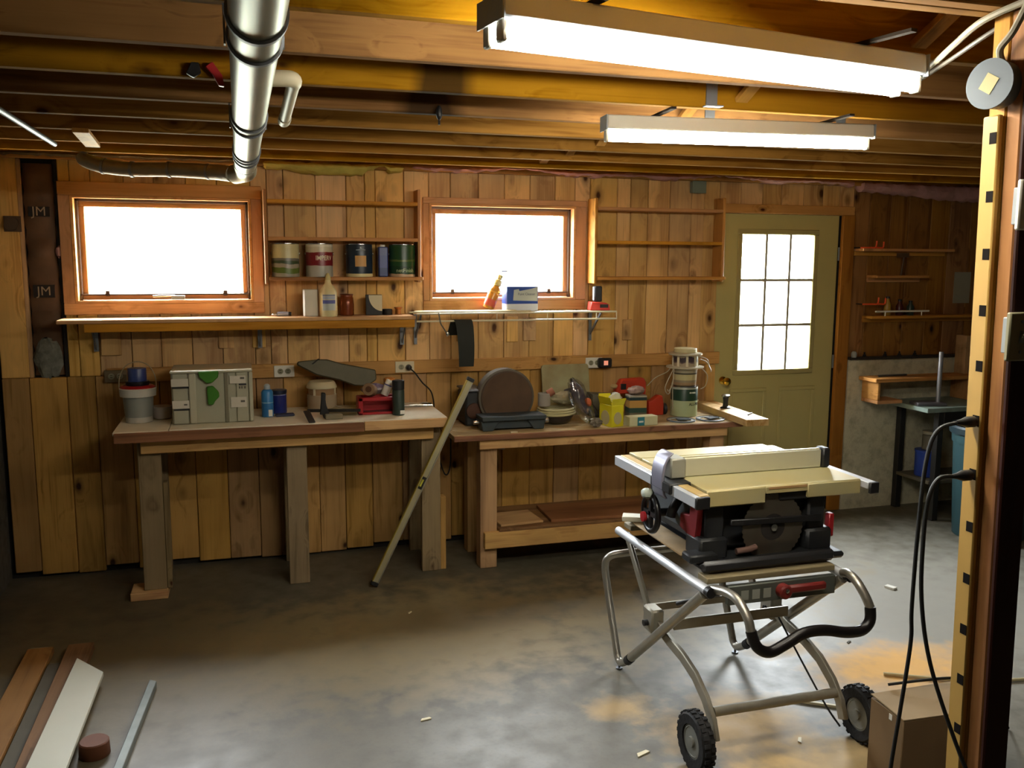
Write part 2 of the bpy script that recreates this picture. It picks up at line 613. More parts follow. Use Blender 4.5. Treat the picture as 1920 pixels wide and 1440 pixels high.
# ================================================================== STRUCTURE
XL, XR, YB = -1.235, 6.0, -7.6
ZC = 2.229            # underside of the joists
ZD = ZC + 0.235       # underside of the subfloor
tag(MB().bb(XL - 0.2, XR + 0.2, YB - 0.2, 0.3, -0.12, 0.0).build('floor', M_floor, smooth=False),
    'stained bare concrete floor with sawdust round the saw', kind='structure')
tag(MB().bb(XL - 0.2, XL, YB, 0.3, 0.0, ZD + 0.05).build('wall_left', M_rough, smooth=False), 'dark concrete side wall beside the plank wall', kind='structure')
tag(MB().bb(XR, XR + 0.2, YB, 0.3, 0.0, ZD + 0.05).build('wall_right', M_rough, smooth=False), 'concrete wall at the far end of the workshop', kind='structure')
tag(MB().bb(XL - 0.2, XR + 0.2, YB - 0.2, YB, 0.0, ZD + 0.05).build('wall_front', M_rough, smooth=False), 'concrete wall behind the viewer', kind='structure')

# ---- ceiling: subfloor and every joist
ceil = tag(MB().bb(XL, XR, YB, 0.2, ZD, ZD + 0.05).build('ceiling', M_deck, smooth=False), 'open timber ceiling of boards on exposed joists', kind='structure')
JOISTS = [(-2.891 + 0.4064 * k) for k in range(-11, 8)]
for k, y in zip(range(-11, 8), JOISTS):
    m = M_joist_s1 if k == 1 else M_joist_s2 if k == 2 else M_joist
    if k == -2:
        for dy in (-0.02, 0.02):
            board('joist', m, XL, XR, y + dy - 0.019, y + dy + 0.019, ZC, ZD, ceil)
    else:
        board('joist', m, XL, XR, y - 0.019, y + 0.019, ZC, ZD, ceil)
M_bridge = wood('bridging_strip', 'x', 'z', light='CC9A4E', dark='A8762F', knots=0.4, vary=0.2)
for k in range(-2, 6):
    ya, yb = JOISTS[k + 11] + 0.02, JOISTS[k + 12] - 0.02
    for s, dx in ((0, 0.0), (1, 0.05)):
        z0, z1 = (ZC + 0.03, ZD - 0.03) if s == 0 else (ZD - 0.03, ZC + 0.03)
        L = math.hypot(yb - ya, z1 - z0)
        o = MB().box((0, 0, 0), (L, 0.045, 0.018)).build('bridging', M_bridge, ceil, (1.56 + dx, (ya + yb) / 2, (z0 + z1) / 2), None, 0.002, False)
        o.rotation_euler = (0, -math.atan2(z1 - z0, yb - ya), R(90))
# galvanised straps nailed down the joist faces
for X, k in ((1.50, 1), (1.72, 2), (1.78, 0), (2.3, 2), (1.5, 3)):
    y = JOISTS[k + 11]
    MB().bb(X - 0.02, X + 0.02, y - 0.024, y - 0.019, ZC + 0.005, ZD).bb(X - 0.03, X + 0.03, y - 0.05, y - 0.019, ZC + 0.002, ZC + 0.006).build('joist_strap', M_galvd, ceil, smooth=False)

# ---- back wall: frame, planks, foundation
W1 = (-0.829, 0.074, 1.489, 2.053)
W2 = (1.070, 1.980, 1.489, 2.053)
DR = (2.975, 3.887, 0.0, 2.035)
wall = thing('wall_back', 'wall of knotty vertical pine planks with two windows and a door', None, kind='structure')


def cut(x0, x1, z0, z1, holes):
    """z spans of a plank left between openings"""
    out = [(z0, z1)]
    for hx0, hx1, hz0, hz1 in holes:
        if x1 <= hx0 + 0.002 or x0 >= hx1 - 0.002:
            continue
        nxt = []
        for a, b in out:
            if hz0 >= b or hz1 <= a:
                nxt.append((a, b))
                continue
            if hz0 - a > 0.02:
                nxt.append((a, hz0))
            if b - hz1 > 0.02:
                nxt.append((hz1, b))
        out = nxt
    return out


fr = MB()
xs = [XL, W1[0], W1[1], W2[0], W2[1], DR[0], DR[1], XR]
for a, b in zip(xs, xs[1:]):
    for z0, z1 in cut(a, b, 0.0, ZD, [W1, W2, DR]):
        fr.bb(a, b, 0.034, 0.2, z0, z1)
fr.build('wall_frame', M_dark, wall, smooth=False)
seams = [-1.21, -1.075, -0.885, -0.829, -0.73, -0.57, -0.42, -0.26, -0.10, 0.074, 0.16, 0.25, 0.425, 0.595, 0.70, 0.76, 0.925, 1.07, 1.20, 1.37, 1.53, 1.69,
         1.85, 1.98, 2.08, 2.26, 2.35, 2.47, 2.62, 2.77, 2.86, 2.975]
for a, b in zip(seams, seams[1:]):
    if not (-1.08 < a < -0.9):
        for z0, z1 in cut(a, b, 1.10, 2.235, [W1, W2]):
            d = random.choice((0.0, 0.0, 0.003, -0.003))
            board('plank', M_plank, a + 0.0015, b - 0.0015, d, 0.032, z0, z1, wall, 0.0035)
lows = [-1.21, -1.08, -0.90, -0.76, -0.59, -0.44, -0.27, -0.10, 0.07, 0.22, 0.41, 0.56, 0.72, 0.90, 1.05, 1.20, 1.37, 1.52, 1.70, 1.86, 2.03, 2.19, 2.36, 2.52, 2.70, 2.84, 2.975]
for a, b in zip(lows, lows[1:]):
    d = random.choice((0.0, 0.0, 0.004, -0.003))
    board('plank', M_plankd, a + 0.0015, b - 0.0015, d, 0.032, random.choice((0.01, 0.02, 0.04)), 1.098, wall, 0.0035)
# horizontal outlet rail
board('outlet_rail', wood('rail_fir', 'x', 'y', light='C09050', dark='9C6C36', knots=0.8, vary=0.05), -0.70, 3.0, -0.022, -0.003, 1.062, 1.140, wall)
# above and right of the door
x = DR[0]
for w in (0.15, 0.16, 0.14, 0.17, 0.15, 0.13, 0.115):
    board('plank', M_plank, x + 0.0015, min(x + w, 3.99) - 0.0015, 0, 0.032, 2.036, 2.235, wall, 0.0035)
    x += w
x = 3.99
M_corner = wood('corner_pine_shaded', 'z', 'y', light='94683A', dark='704824', knot='2C160A', vary=0.25)  # dimness of the right corner painted into the plank colour
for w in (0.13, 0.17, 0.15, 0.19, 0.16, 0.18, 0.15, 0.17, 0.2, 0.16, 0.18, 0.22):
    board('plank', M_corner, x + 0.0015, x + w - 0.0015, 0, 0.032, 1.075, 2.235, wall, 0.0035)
    x += w
MB().bb(3.995, XR, -0.03, 0.033, 0.0, 1.06).build('foundation', M_conc, wall, smooth=False)
MB().bb(3.995, XR, -0.05, 0.02, 1.06, 1.075).build('foundation_sill', plain('tar_sill', '2A231C', 0.9), wall, smooth=False)
# short cleats nailed to the planks under the wire shelf
for x0, x1, z0, z1 in ((1.545, 1.615, 1.235, 1.39), (1.65, 1.73, 1.24, 1.38), (1.235, 1.28, 1.245, 1.36), (2.31, 2.37, 1.23, 1.36), (-0.12, -0.04, 1.235, 1.36), (0.06, 0.13, 1.235, 1.36), (-0.72, -0.62, 1.21, 1.34)):
    board('cleat', M_plank, x0, x1, -0.016, -0.003, z0, z1, wall, 0.002)

# ---- windows
def window(n, o, label):
    x0, x1, z0, z1 = o
    w = thing('window_%d' % n, label, None, kind='structure')
    lft, rgt, top, bot = (0.058, 0.058, 0.07, 0.06) if n == 1 else (0.038, 0.07, 0.035, 0.06)
    board('casing', M_trim_x, x0 - lft, x1 + rgt, -0.02, -0.004, z1, z1 + top, w)
    board('casing', M_trim_x, x0 - lft, x1 + rgt, -0.02, -0.004, z0 - bot, z0, w)
    board('casing', M_trim_z, x0 - lft, x0, -0.02, -0.004, z0, z1, w)
    board('casing', M_trim_z, x1, x1 + rgt, -0.02, -0.004, z0, z1, w)
    t = 0.014
    board('jamb', M_jamb, x0, x1, -0.022, 0.16, z1 - t, z1, w, 0.001)
    board('jamb', M_trim_x, x0, x1, -0.022, 0.16, z0, z0 + t, w, 0.001)
    board('jamb', M_jamb, x0, x0 + t, -0.022, 0.16, z0 + t, z1 - t, w, 0.001)
    board('jamb', M_jamb, x1 - t, x1, -0.022, 0.16, z0 + t, z1 - t, w, 0.001)
    a, b, c, d = x0 + t, x1 - t, z0 + t, z1 - t
    sf = 0.035
    # dark stop frame then reddish sash
    for p in ((a, b, d - 0.014, d), (a, b, c + 0.026, c + 0.034), (a, a + 0.014, c, d), (b - 0.014, b, c, d)):
        board('window_stop', M_bronze, p[0], p[1], 0.035, 0.05, p[2], p[3], w, 0.001)
    a, b, c, d = a + 0.006, b - 0.006, c + 0.002, d - 0.006
    for p, m in (((a, b, d - sf, d), M_trim_x), ((a, b, c, c + sf), M_trim_x), ((a, a + sf, c + sf, d - sf), M_trim_z), ((b - sf, b, c + sf, d - sf), M_trim_z)):
        board('sash_rail', m, p[0], p[1], 0.055, 0.095, p[2], p[3], w, 0.003)
    MB().bb(a + sf, b - sf, 0.074, 0.078, c + sf, d - sf).build('pane', M_glass, w, smooth=False)
    for X in (a + 0.13, b - 0.13):
        MB().bb(X - 0.011, X + 0.011, 0.035, 0.055, c + 0.02, c + sf + 0.014).build('sash_latch', M_bronze, w, bevel=0.002)
    xm = (a + b) / 2
    MB().bb(xm + 0.02, xm + 0.09, 0.0, 0.03, c + 0.002, c + 0.022).tube([(xm + 0.04, 0.01, c + 0.02), (xm - 0.02, -0.01, c + 0.022), (xm - 0.07, -0.012, c + 0.02)], 0.006, 8).build('crank_handle', M_alu, w, bevel=0.001)
    return w


window(1, W1, 'awning window with wide reddish casing above the long shelf')
w2 = window(2, W2, 'awning window between the two wall shelf units')
MB().bb(1.535, 1.575, 0.0715, 0.0735, 1.655, 1.665).build('pane_sticker', plain('grey_sticker', '8A8A8A', 0.6), w2, smooth=False)

# ---- door
door = thing('door_1', 'tan exterior door with a nine pane glazed upper half', None, kind='structure')
M_door = plain('tan_door', 'BCAE70', 0.5, noise=0.12, nscale=6, col2='A09258')
gx0, gx1, gz0, gz1 = 3.152, 3.695, 1.010, 1.903
dd = MB()
for z0, z1 in ((0.01, gz0), (gz1, 2.0345)):
    dd.bb(2.9755, 3.8865, 0.012, 0.056, z0, z1)
dd.bb(2.9755, gx0, 0.012, 0.056, gz0, gz1).bb(gx1, 3.8865, 0.012, 0.056, gz0, gz1)
dd.build('door_slab', M_door, door, smooth=False)
fw = 0.035
M_litframe = plain('glazing_frame', 'A89A62', 0.45)
for p in ((gx0 - fw, gx1 + fw, gz1, gz1 + fw), (gx0 - fw, gx1 + fw, gz0 - fw, gz0), (gx0 - fw, gx0, gz0, gz1), (gx1, gx1 + fw, gz0, gz1)):
    MB().bb(p[0], p[1], 0.0, 0.0115, p[2], p[3]).build('glazing_bead', M_litframe, door, bevel=0.004)
M_mun = plain('pale_muntin', 'B8AE98', 0.6)
for i in (1, 2):
    X = gx0 + (gx1 - gx0) * i / 3
    MB().bb(X - 0.009, X + 0.009, 0.004, 0.028, gz0, gz1).build('muntin', M_mun, door, smooth=False)
    Z = gz0 + (gz1 - gz0) * i / 3
    for j in range(3):
        a = gx0 + (gx1 - gx0) * j / 3 + (0.0092 if j else 0)
        b = gx0 + (gx1 - gx0) * (j + 1) / 3 - (0.0092 if j < 2 else 0)
        MB().bb(a, b, 0.004, 0.028, Z - 0.009, Z + 0.009).build('muntin', M_mun, door, smooth=False)
for i in range(3):
    for j in range(3):
        a, b = gx0 + (gx1 - gx0) * i / 3, gx0 + (gx1 - gx0) * (i + 1) / 3
        c, d = gz0 + (gz1 - gz0) * j / 3, gz0 + (gz1 - gz0) * (j + 1) / 3
        MB().bb(a + 0.001, b - 0.001, 0.032, 0.036, c + 0.001, d - 0.001).build('pane', M_glass, door, smooth=False)
for a, b in ((3.10, 3.38), (3.48, 3.76)):
    for p in ((a, b, 0.86, 0.885), (a, b, 0.2, 0.225), (a, a + 0.025, 0.225, 0.86), (b - 0.025, b, 0.225, 0.86)):
        MB().bb(p[0], p[1], 0.004, 0.0118, p[2], p[3]).build('panel_moulding', M_door, door, bevel=0.003)
MB().lathe([(0.026, 0.0115), (0.026, 0.004), (0.012, 0.0), (0.012, -0.025), (0.022, -0.033), (0.027, -0.045), (0.025, -0.058), (0.012, -0.065), (0.001, -0.066)], (3.045, 0, 0.945), 20, 'y').build('knob', M_brass, door)
for z in (0.32, 1.05, 1.78):
    MB().cyl((3.886, -0.004, z - 0.045), (3.886, -0.004, z + 0.045), 0.007, None, 10).build('hinge', M_galvd, door)
board('casing', M_trim_x, 2.94, 3.985, -0.02, -0.002, 2.037, 2.095, door)
board('casing', wood('door_casing', 'z', 'y', light='9E6A3A', dark='80502A', knots=0.9, vary=0.1), 3.892, 3.985, -0.032, -0.002, 0.0, 2.036, door)
board('casing', M_bench_z, 2.905, 2.972, -0.02, -0.002, 0.0, 1.058, door)
board('threshold', M_alud, 2.98, 3.885, -0.03, 0.08, 0.0, 0.0095, door, 0.001)

# ---- open stud bay with paper faced insulation, left of window 1
bay = thing('insulation_batt', 'brown paper faced insulation batt in the open stud bay left of the window', 'insulation', (-0.98, 0, 1.1))
rg = []
for i in range(40):
    z = 0.01 + 1.10 * i / 39
    bulge = 0.012 + 0.008 * math.sin(i * 0.9) + (0.010 if i in (9, 10, 11, 22, 23, 24, 33, 34) else 0)
    wob = 0.004 * math.sin(i * 1.7)
    ring = []
    for k in range(12):
        u = k / 11
        ring.append((-0.072 + 0.144 * u + wob, -0.0 + 0.028 - bulge * math.sin(math.pi * u) ** 0.6 * 1.6, z))
    rg.append(ring + [(0.072 + wob, 0.033, z), (-0.072 + wob, 0.033, z)])
MB().rings(rg).build('paper_facing', plain('kraft_paper', '6A4C34', 0.7, noise=0.4, nscale=10, bump=0.5, col2='3E2A1C'), bay)
for z, h in ((0.455, 0.066), (0.865, 0.05)):
    MB().rings([[(x, y, zz) for x, y in ((-0.05, 0.0), (0.05, -0.004), (0.05, 0.02), (-0.05, 0.02))] for zz in (z - h / 2, z + h / 2)]).build('printed_band', plain('black_print', '17110D', 0.7), bay, (0.0, -0.004, 0), smooth=False)
    lettering('JM', 0.066, plain('paper_print', 'A08C74', 0.8), bay, (0.002, -0.0105, z - 0.001), bold=0.0)
MB().blob((0.0, 0.006, 0.1), (0.13, 0.05, 0.2), 10, 0.35, 3).build('torn_fibreglass', plain('torn_fibre', '86867A', 0.95, noise=0.6, nscale=25, bump=1.0, col2='3C3A30'), bay)
MB().blob((0.085, 0.0, 0.66), (0.035, 0.03, 0.06), 7, 0.4, 5).build('pink_tuft', M_pink, bay)
board('stud', M_bench_z, -1.075, -1.057, 0.004, 0.033, 1.10, 2.23, wall, 0.001)
board('stud', M_dark, -0.903, -0.886, 0.004, 0.033, 1.10, 2.23, wall, 0.001)
tag(MB().lathe([(0.034, 0.0), (0.034, 0.03), (0.03, 0.034), (0.001, 0.034)], (-1.105, -0.036, 1.9), 16, 'y').bb(-1.145, -1.065, -0.008, -0.002, 1.86, 1.94).build('junction_box', plain('brown_box', '4E3A28', 0.6)),
    'small dark junction box on the leftmost plank beside the insulation', 'junction box')

# ---- fibreglass stuffed along the top of the wall
def fluff(name, x0, x1, zs, mat, label, y=-0.035, th=0.05, seed=1):
    rnd = random.Random(seed)
    n = max(6, int((x1 - x0) / 0.03))
    rings = []
    for i in range(n + 1):
        u = i / n
        x = x0 + (x1 - x0) * u
        lo = zs(u) + 0.012 * (rnd.random() - 0.5)
        hi = ZC + 0.035
        ring = []
        for k in range(10):
            a = 2 * math.pi * k / 10
            j = 1 + 0.35 * (rnd.random() - 0.5)
            e = 0.25 if i in (0, n) else 1
            ring.append((x, y + th * math.cos(a) * j * e, (lo + hi) / 2 + (hi - lo) / 2 * math.sin(a) * e * (1 + 0.25 * (rnd.random() - 0.5))))
        rings.append(ring)
    return tag(MB().rings(rings).build(name, mat), label, 'insulation', kind='stuff')


fluff('fibreglass_insulation', 0.13, 0.93, lambda u: 2.225 - 0.035 * math.sin(u * 3.1) + (0.03 if 0.72 < u < 0.86 else 0), M_yellowins, 'yellow fibreglass insulation stuffed over the paint can shelves', seed=2)
fluff('fibreglass_insulation', 0.95, 3.95, lambda u: 2.235 - 0.02 * math.sin(u * 21) * math.sin(u * 7), M_pink, 'pink fibreglass insulation tucked along the wall top above window and door', seed=4)
fluff('fibreglass_insulation', 3.97, 5.9, lambda u: 2.20 - 0.06 * math.sin(u * 2.4), M_pink, 'sagging pink fibreglass insulation over the dark corner bench', seed=5)
fluff('fibreglass_insulation', -1.2, 0.1, lambda u: 2.24, plain('dusty_fibreglass', '5C5038', 0.95, noise=0.5, nscale=14, bump=1.0), 'dusty brown insulation above the leftmost window', seed=6)

# ================================================================== CEILING SERVICES
def fixture(label, a, b, zt, tubes, gap):
    a, b = Vector(a), Vector(b)
    c = (a + b) / 2
    L = (b - a).length
    ang = math.atan2(b.y - a.y, b.x - a.x)
    f = thing('fluorescent_light', label, 'light', (c.x, c.y, zt), ang, 'fluorescent strip lights on the joists')
    hz = ZC - zt - 0.008
    w = 0.11 if tubes == 2 else 0.075
    # folded steel channel
    prof = [(-w / 2, 0.022), (-w / 2 + 0.004, hz), (w / 2 - 0.004, hz), (w / 2, 0.022)]
    MB().prism([(p[0], p[1]) for p in prof], -L / 2, L / 2, 'x').build('housing', M_fixture2 if tubes == 2 else M_fixture, f, bevel=0.004)
    for s in (-1, 1):
        MB().bb(s * (L / 2 + 0.0005), s * (L / 2 + 0.004), -w / 2 - 0.002, w / 2 + 0.002, 0.018, hz - 0.001).build('end_plate', M_grey, f, smooth=False)
    for xx in (-L * 0.32, L * 0.32):
        MB().bb(xx - 0.009, xx + 0.009, -0.18, 0.18, hz + 0.0005, ZC - zt - 0.0002).build('hanger_bar', plain('dark_bar', '2A241E', 0.9, spec=0.05), f, smooth=False)
    for i in range(tubes):
        y = (i - (tubes - 1) / 2) * gap
        for s in (-1, 1):
            MB().bb(s * (L / 2 - 0.014), s * (L / 2 - 0.002), y - 0.014, y + 0.014, -0.018, 0.0215).build('tube_socket', M_tubeend, f, bevel=0.003)
        MB().cyl((-L / 2 + 0.0145, y, 0), (L / 2 - 0.0145, y, 0), 0.0165, None, 16).build('tube', M_lamp, f)
    return f


fixture('two tube fluorescent strip light nearest the viewer', (0.468, -3.530, 0), (1.565, -3.345, 0), 2.152, 2, 0.058)
fixture('single tube fluorescent strip light farther off towards the door', (1.21, -2.30, 0), (2.20, -2.40, 0), 2.152, 1, 0)

duct = thing('dust_duct', 'long galvanised round duct hung under the joists', 'duct', (0.045, 0, 2.150))
DRr = 0.048
MB().cyl((0, -5.6, 0), (0, -0.95, 0), DRr, None, 32).build('pipe', M_galv, duct)
for y in (-3.56, -3.38, -2.40, -2.28, -1.52, -1.42, -1.30, -4.6):
    MB().lathe([(DRr + 0.001, -0.012), (DRr + 0.006, -0.009), (DRr + 0.006, 0.009), (DRr + 0.001, 0.012)], (0, y, 0), 32, 'y', False).build('joint_band', M_galvd, duct)
MB().tube([(0, -0.96, 0), (0, -0.86, -0.002), (0, -0.80, -0.02), (-0.05, -0.74, -0.03)], [DRr + 0.002, DRr + 0.002, DRr, DRr * 0.9], 24, 5).build('elbow', M_galv, duct)
for y in (-3.30, -2.11):
    MB().ribbon([(y - 0.001, 0.076), (y, 0.0)], -0.058, -0.054, 0.02).ribbon([(y - 0.001, 0.076), (y, 0.0)], 0.054, 0.058, 0.02).build('hanger_strap', M_galvd, duct, smooth=False)

flex = thing('flexible_duct', 'dusty flexible duct lying along the wall top over the left window', 'duct', (0, 0, 0))
pts = [(-0.02, -0.70, 2.125), (-0.12, -0.62, 2.14), (-0.3, -0.55, 2.15), (-0.47, -0.5, 2.15), (-0.6, -0.46, 2.165), (-0.68, -0.44, 2.19), (-0.70, -0.43, 2.215)]
MB().tube(pts, [0.036, 0.036, 0.034, 0.033, 0.035, 0.034, 0.03], 18, 8).build('hose', plain('grey_foil', '8E8472', 0.5, 0.3, noise=0.4, nscale=18, bump=0.4), flex)
for i in (1, 2, 3, 4):
    p = Vector(pts[i])
    q = (Vector(pts[i + 1]) - Vector(pts[i - 1])).normalized()
    MB().tube([p - q * 0.006, p + q * 0.006], 0.0385, 18).build('clamp_ring', M_galvd, flex)

br = thing('branch_pipe', 'short white branch pipe with elbow beside the galvanised duct', 'pipe', (0, 0, 0))
MB().tube([(0.095, -2.74, 2.195), (0.14, -2.74, 2.197), (0.155, -2.72, 2.197), (0.157, -2.68, 2.197)], 0.021, 14, 4).build('elbow', M_ivory, br)
MB().cyl((0.157, -2.68, 2.197), (0.163, -2.06, 2.192), 0.018, None, 16).build('pipe', M_ivory, br)
MB().cyl((0.163, -2.10, 2.192), (0.163, -2.02, 2.192), 0.021, None, 16).build('end_cap', M_ivory, br)

tag(MB().cyl((-0.735, -3.2, 2.214), (-0.74, -0.86, 2.214), 0.011, None, 10).build('conduit', M_galvd), 'thin metal conduit running across the joists at far left', 'conduit')
tag(MB().box((0, 0, 0), (0.06, 0.5, 0.018)).build('wood_offcut', wood('offcut_pine', 'y', 'z', light='D2A056', dark='B07C38', knots=0.3), None, (-0.58, -1.08, 2.219), R(3), 0.002, False), 'pale wood strip nailed across the joists left of the duct', 'wood strip')
rc = thing('spring_clamp', 'small red and black spring clamp hanging on a joist left of the duct', 'clamp', (-0.07, -2.515, 2.235))
MB().prism([(-0.05, 0.0), (-0.035, 0.03), (-0.015, 0.03), (-0.01, 0.005), (-0.03, -0.01)], -0.014, 0.006).build('jaw', M_black, rc, bevel=0.002)
MB().prism([(0.0, 0.02), (0.02, 0.035), (0.045, 0.0), (0.05, -0.03), (0.035, -0.028), (0.02, 0.0)], -0.014, 0.006).build('handle', M_red, rc, bevel=0.002)
hk = thing('plastic_hook', 'tiny black hook screwed to a joist in front of the dark blotch', 'hook', (0.675, -2.1, 2.235))
MB().blob((0, -0.018, -0.005), (0.022, 0.02, 0.05), 8).build('body', M_black, hk)
MB().cyl((0, -0.018, -0.03), (0, -0.018, -0.045), 0.004, None, 8).build('tip', M_black, hk)

# ---- support post with plug-in strip
post = thing('support_post', 'built-up timber post under the doubled joist at right', 'post', (1.531, -3.733, 0), rot=(0, R(-1.25), 0))
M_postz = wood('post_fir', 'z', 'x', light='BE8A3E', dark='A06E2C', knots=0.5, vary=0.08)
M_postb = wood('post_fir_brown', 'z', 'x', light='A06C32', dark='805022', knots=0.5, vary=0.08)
M_postshade = wood('post_fir_shaded', 'z', 'x', light='3E1E16', dark='2C140E', knots=0.5, vary=0.08)  # shade on the post's near side, painted into the timber colour
board('stud', M_postz, 0.0, 0.040, 0.006, 0.05, 0.0, ZC, post)
board('stud', M_postb, 0.001, 0.042, -0.032, 0.005, 0.0, ZC, post)
board('stud', M_postshade, 0.0425, 0.066, -0.032, 0.03, 0.0, ZC, post)
board('shade_board', M_postshade, 0.0, 0.066, -0.044, -0.0325, 0.0, ZC - 0.03, post)  # thin board added to carry the painted shade of the near side
strip = thing('outlet_strip', 'tall tan multi-outlet strip screwed to the left of the timber post', 'power strip', (1.5305, -3.705, 0), rot=(0, R(-1.25), 0))
MB().bb(-0.014, 0.0, -0.021, 0.021, 0.30, 2.03).build('channel', plain('tan_channel', 'B8924A', 0.5), strip, bevel=0.003)
for i in range(14):
    z = 1.985 - 0.1165 * i
    MB().bb(-0.0150, -0.0138, -0.018, 0.0, z - 0.0115, z + 0.0115).build('outlet', plain('brown_outlet', '140E0A', 0.8, spec=0.1), strip, bevel=0.0005)


def plugcord(z, pts, label):
    t = thing('power_cord', label, 'cord', (1.4845, -3.714, z))
    MB().lathe([(0.009, 0.0), (0.012, -0.004), (0.012, -0.022), (0.007, -0.036), (0.0045, -0.05)], (0, 0, 0), 12, 'x').build('plug', M_black, t)
    MB().tube([(-0.045, 0, 0)] + [(p[0] - 1.478, p[1] + 3.676, p[2] - z) for p in pts], 0.0045, 8, 6).build('cable', M_cord, t)


plugcord(1.400, [(1.395, -3.665, 1.385), (1.375, -3.66, 1.33), (1.365, -3.66, 1.2), (1.362, -3.66, 1.0), (1.366, -3.66, 0.92), (1.355, -3.66, 0.8), (1.335, -3.66, 0.62), (1.33, -3.66, 0.5), (1.345, -3.65, 0.38), (1.39, -3.62, 0.2), (1.44, -3.60, 0.04), (1.52, -3.58, 0.005), (1.62, -3.6, 0.005)], 'black power cord from the upper plug hanging left of the post')
plugcord(1.284, [(1.40, -3.67, 1.28), (1.375, -3.672, 1.24), (1.366, -3.675, 1.16), (1.368, -3.68, 1.02), (1.385, -3.70, 0.88), (1.42, -3.75, 0.72), (1.46, -3.80, 0.58), (1.50, -3.82, 0.45), (1.53, -3.82, 0.3), (1.56, -3.81, 0.12), (1.60, -3.8, 0.01), (1.72, -3.78, 0.006)], 'black power cord from the lower plug crossing the front of the post')

rb = thing('round_junction_box', 'round grey junction box with a yellowed label on the post top', 'junction box', (1.4805, -3.716, 2.087), 0, rot=(0, 0, R(14)))
MB().lathe([(0.046, 0.0), (0.046, -0.034), (0.049, -0.0345), (0.049, -0.04), (0.001, -0.0405)], (0, 0, 0), 32, 'x').build('body', plain('blue_grey_box', '66717C', 0.5), rb)
MB().box((-0.0412, 0, 0), (0.001, 0.028, 0.034), Matrix.Rotation(R(32), 3, 'X')).build('label_patch', plain('yellowed_paper', 'CFC590', 0.6), rb, smooth=False)


def plate(name, z, mat, label):
    t = thing(name, label, 'switch', (1.468, -3.8155, z))
    MB().bb(0.0, 0.06, 0.0005, 0.036, -0.036, 0.036).build('box', M_grey, t, bevel=0.002)
    MB().bb(-0.029, 0.029, -0.012, -0.0, -0.048, 0.048).build('plate', mat, t, bevel=0.003)
    MB().bb(-0.005, 0.005, -0.0135, -0.0125, -0.012, 0.012).build('slot', M_grey, t, smooth=False)
    MB().prism([(-0.0136, -0.006), (-0.026, 0.004), (-0.026, 0.010), (-0.0136, 0.006)], -0.004, 0.004, 'x').build('toggle', mat, t, bevel=0.001)
    for s in (-1, 1):
        MB().cyl((0, -0.0121, s * 0.03), (0, -0.0135, s * 0.03), 0.003, None, 8).build('screw', M_galvd, t)


plate('light_switch', 1.845, M_white, 'white light switch plate on the post face')
plate('toggle_switch', 1.590, plain('olive_grey_plate', '8A8466', 0.5), 'olive grey steel switch plate below the white one on the post')
cable1 = thing('ceiling_cable', 'grey cable bundle from the ceiling to the near strip light and post box', 'cable', (1.475, -3.735, 2.2))
M_cab = plain('grey_cable', '8C8470', 0.6)
MB().tube([(-0.02, -0.06, 0.03), (-0.018, -0.025, -0.02), (-0.012, 0.01, -0.045), (0.005, 0.018, -0.07)], 0.007, 8, 5).build('cable', M_cab, cable1)
MB().tube([(-0.02, -0.06, 0.03), (-0.02, 0.05, 0.018), (0.05, 0.2, 0.01), (0.13, 0.36, 0.0), (0.19, 0.5, -0.01)], 0.007, 8, 5).build('cable', M_cab, cable1)
MB().tube([(0.015, -0.02, 0.024), (0.03, 0.1, 0.0), (0.1, 0.26, -0.005), (0.17, 0.46, -0.02)], 0.005, 8, 5).build('cable', plain('dark_cable', '4A4238', 0.6), cable1)

# ================================================================== WALL SHELVES
def shelf_unit(label, x0, x1, low_left):
    t = thing('wall_shelf', label, 'shelf', (x0, 0, 1.60), 0, 'open pine wall shelf units')
    w = x1 - x0
    D = -0.145
    board('side', M_shelf_z, 0, 0.018, D, -0.024, -0.01 if low_left else 0.02, 0.50, t)
    board('side', M_shelf_z, w - 0.018, w, D, -0.024, 0.0, 0.52, t)
    for z in (0.011, 0.228, 0.428):
        board('shelf', M_shelf_x, 0.0185, w - 0.0185 if z > 0.1 else w + 0.012, D - 0.005, -0.024, z, z + 0.02, t)
    return t


shelf_unit('three tier pine wall shelf holding the paint cans', 0.137, 0.995, True)
shelf_unit('empty three tier pine wall shelf between window and door', 2.055, 2.935, True)

ls = thing('long_shelf', 'long plank shelf under the left window', 'shelf', (0, 0, 1.395))
board('shelf_board', wood('pale_shelf', 'x', 'z', light='CFA062', dark='A97A40', knots=0.5, vary=0.05), -0.892, 0.945, -0.235, -0.024, 0.0, 0.02, ls)
board('front_lip', M_shelf_x, -0.765, 0.94, -0.231, -0.212, -0.044, -0.0005, ls)
for x in (-0.74, 0.1, 0.9):
    MB().bb(x - 0.012, x + 0.012, -0.2, -0.024, -0.012, -0.001).bb(x - 0.012, x + 0.012, -0.036, -0.024, -0.16, -0.012).bar((x, -0.19, -0.01), (x, -0.03, -0.15), 0.006, 0.012).build('bracket', M_galvd, ls, smooth=False)
MB().lathe([(0.028, 0.0202), (0.028, 0.0206)], (-0.40, -0.13, 0), 20).build('ring_stain', plain('dark_stain', '4A3018', 0.7), ls)

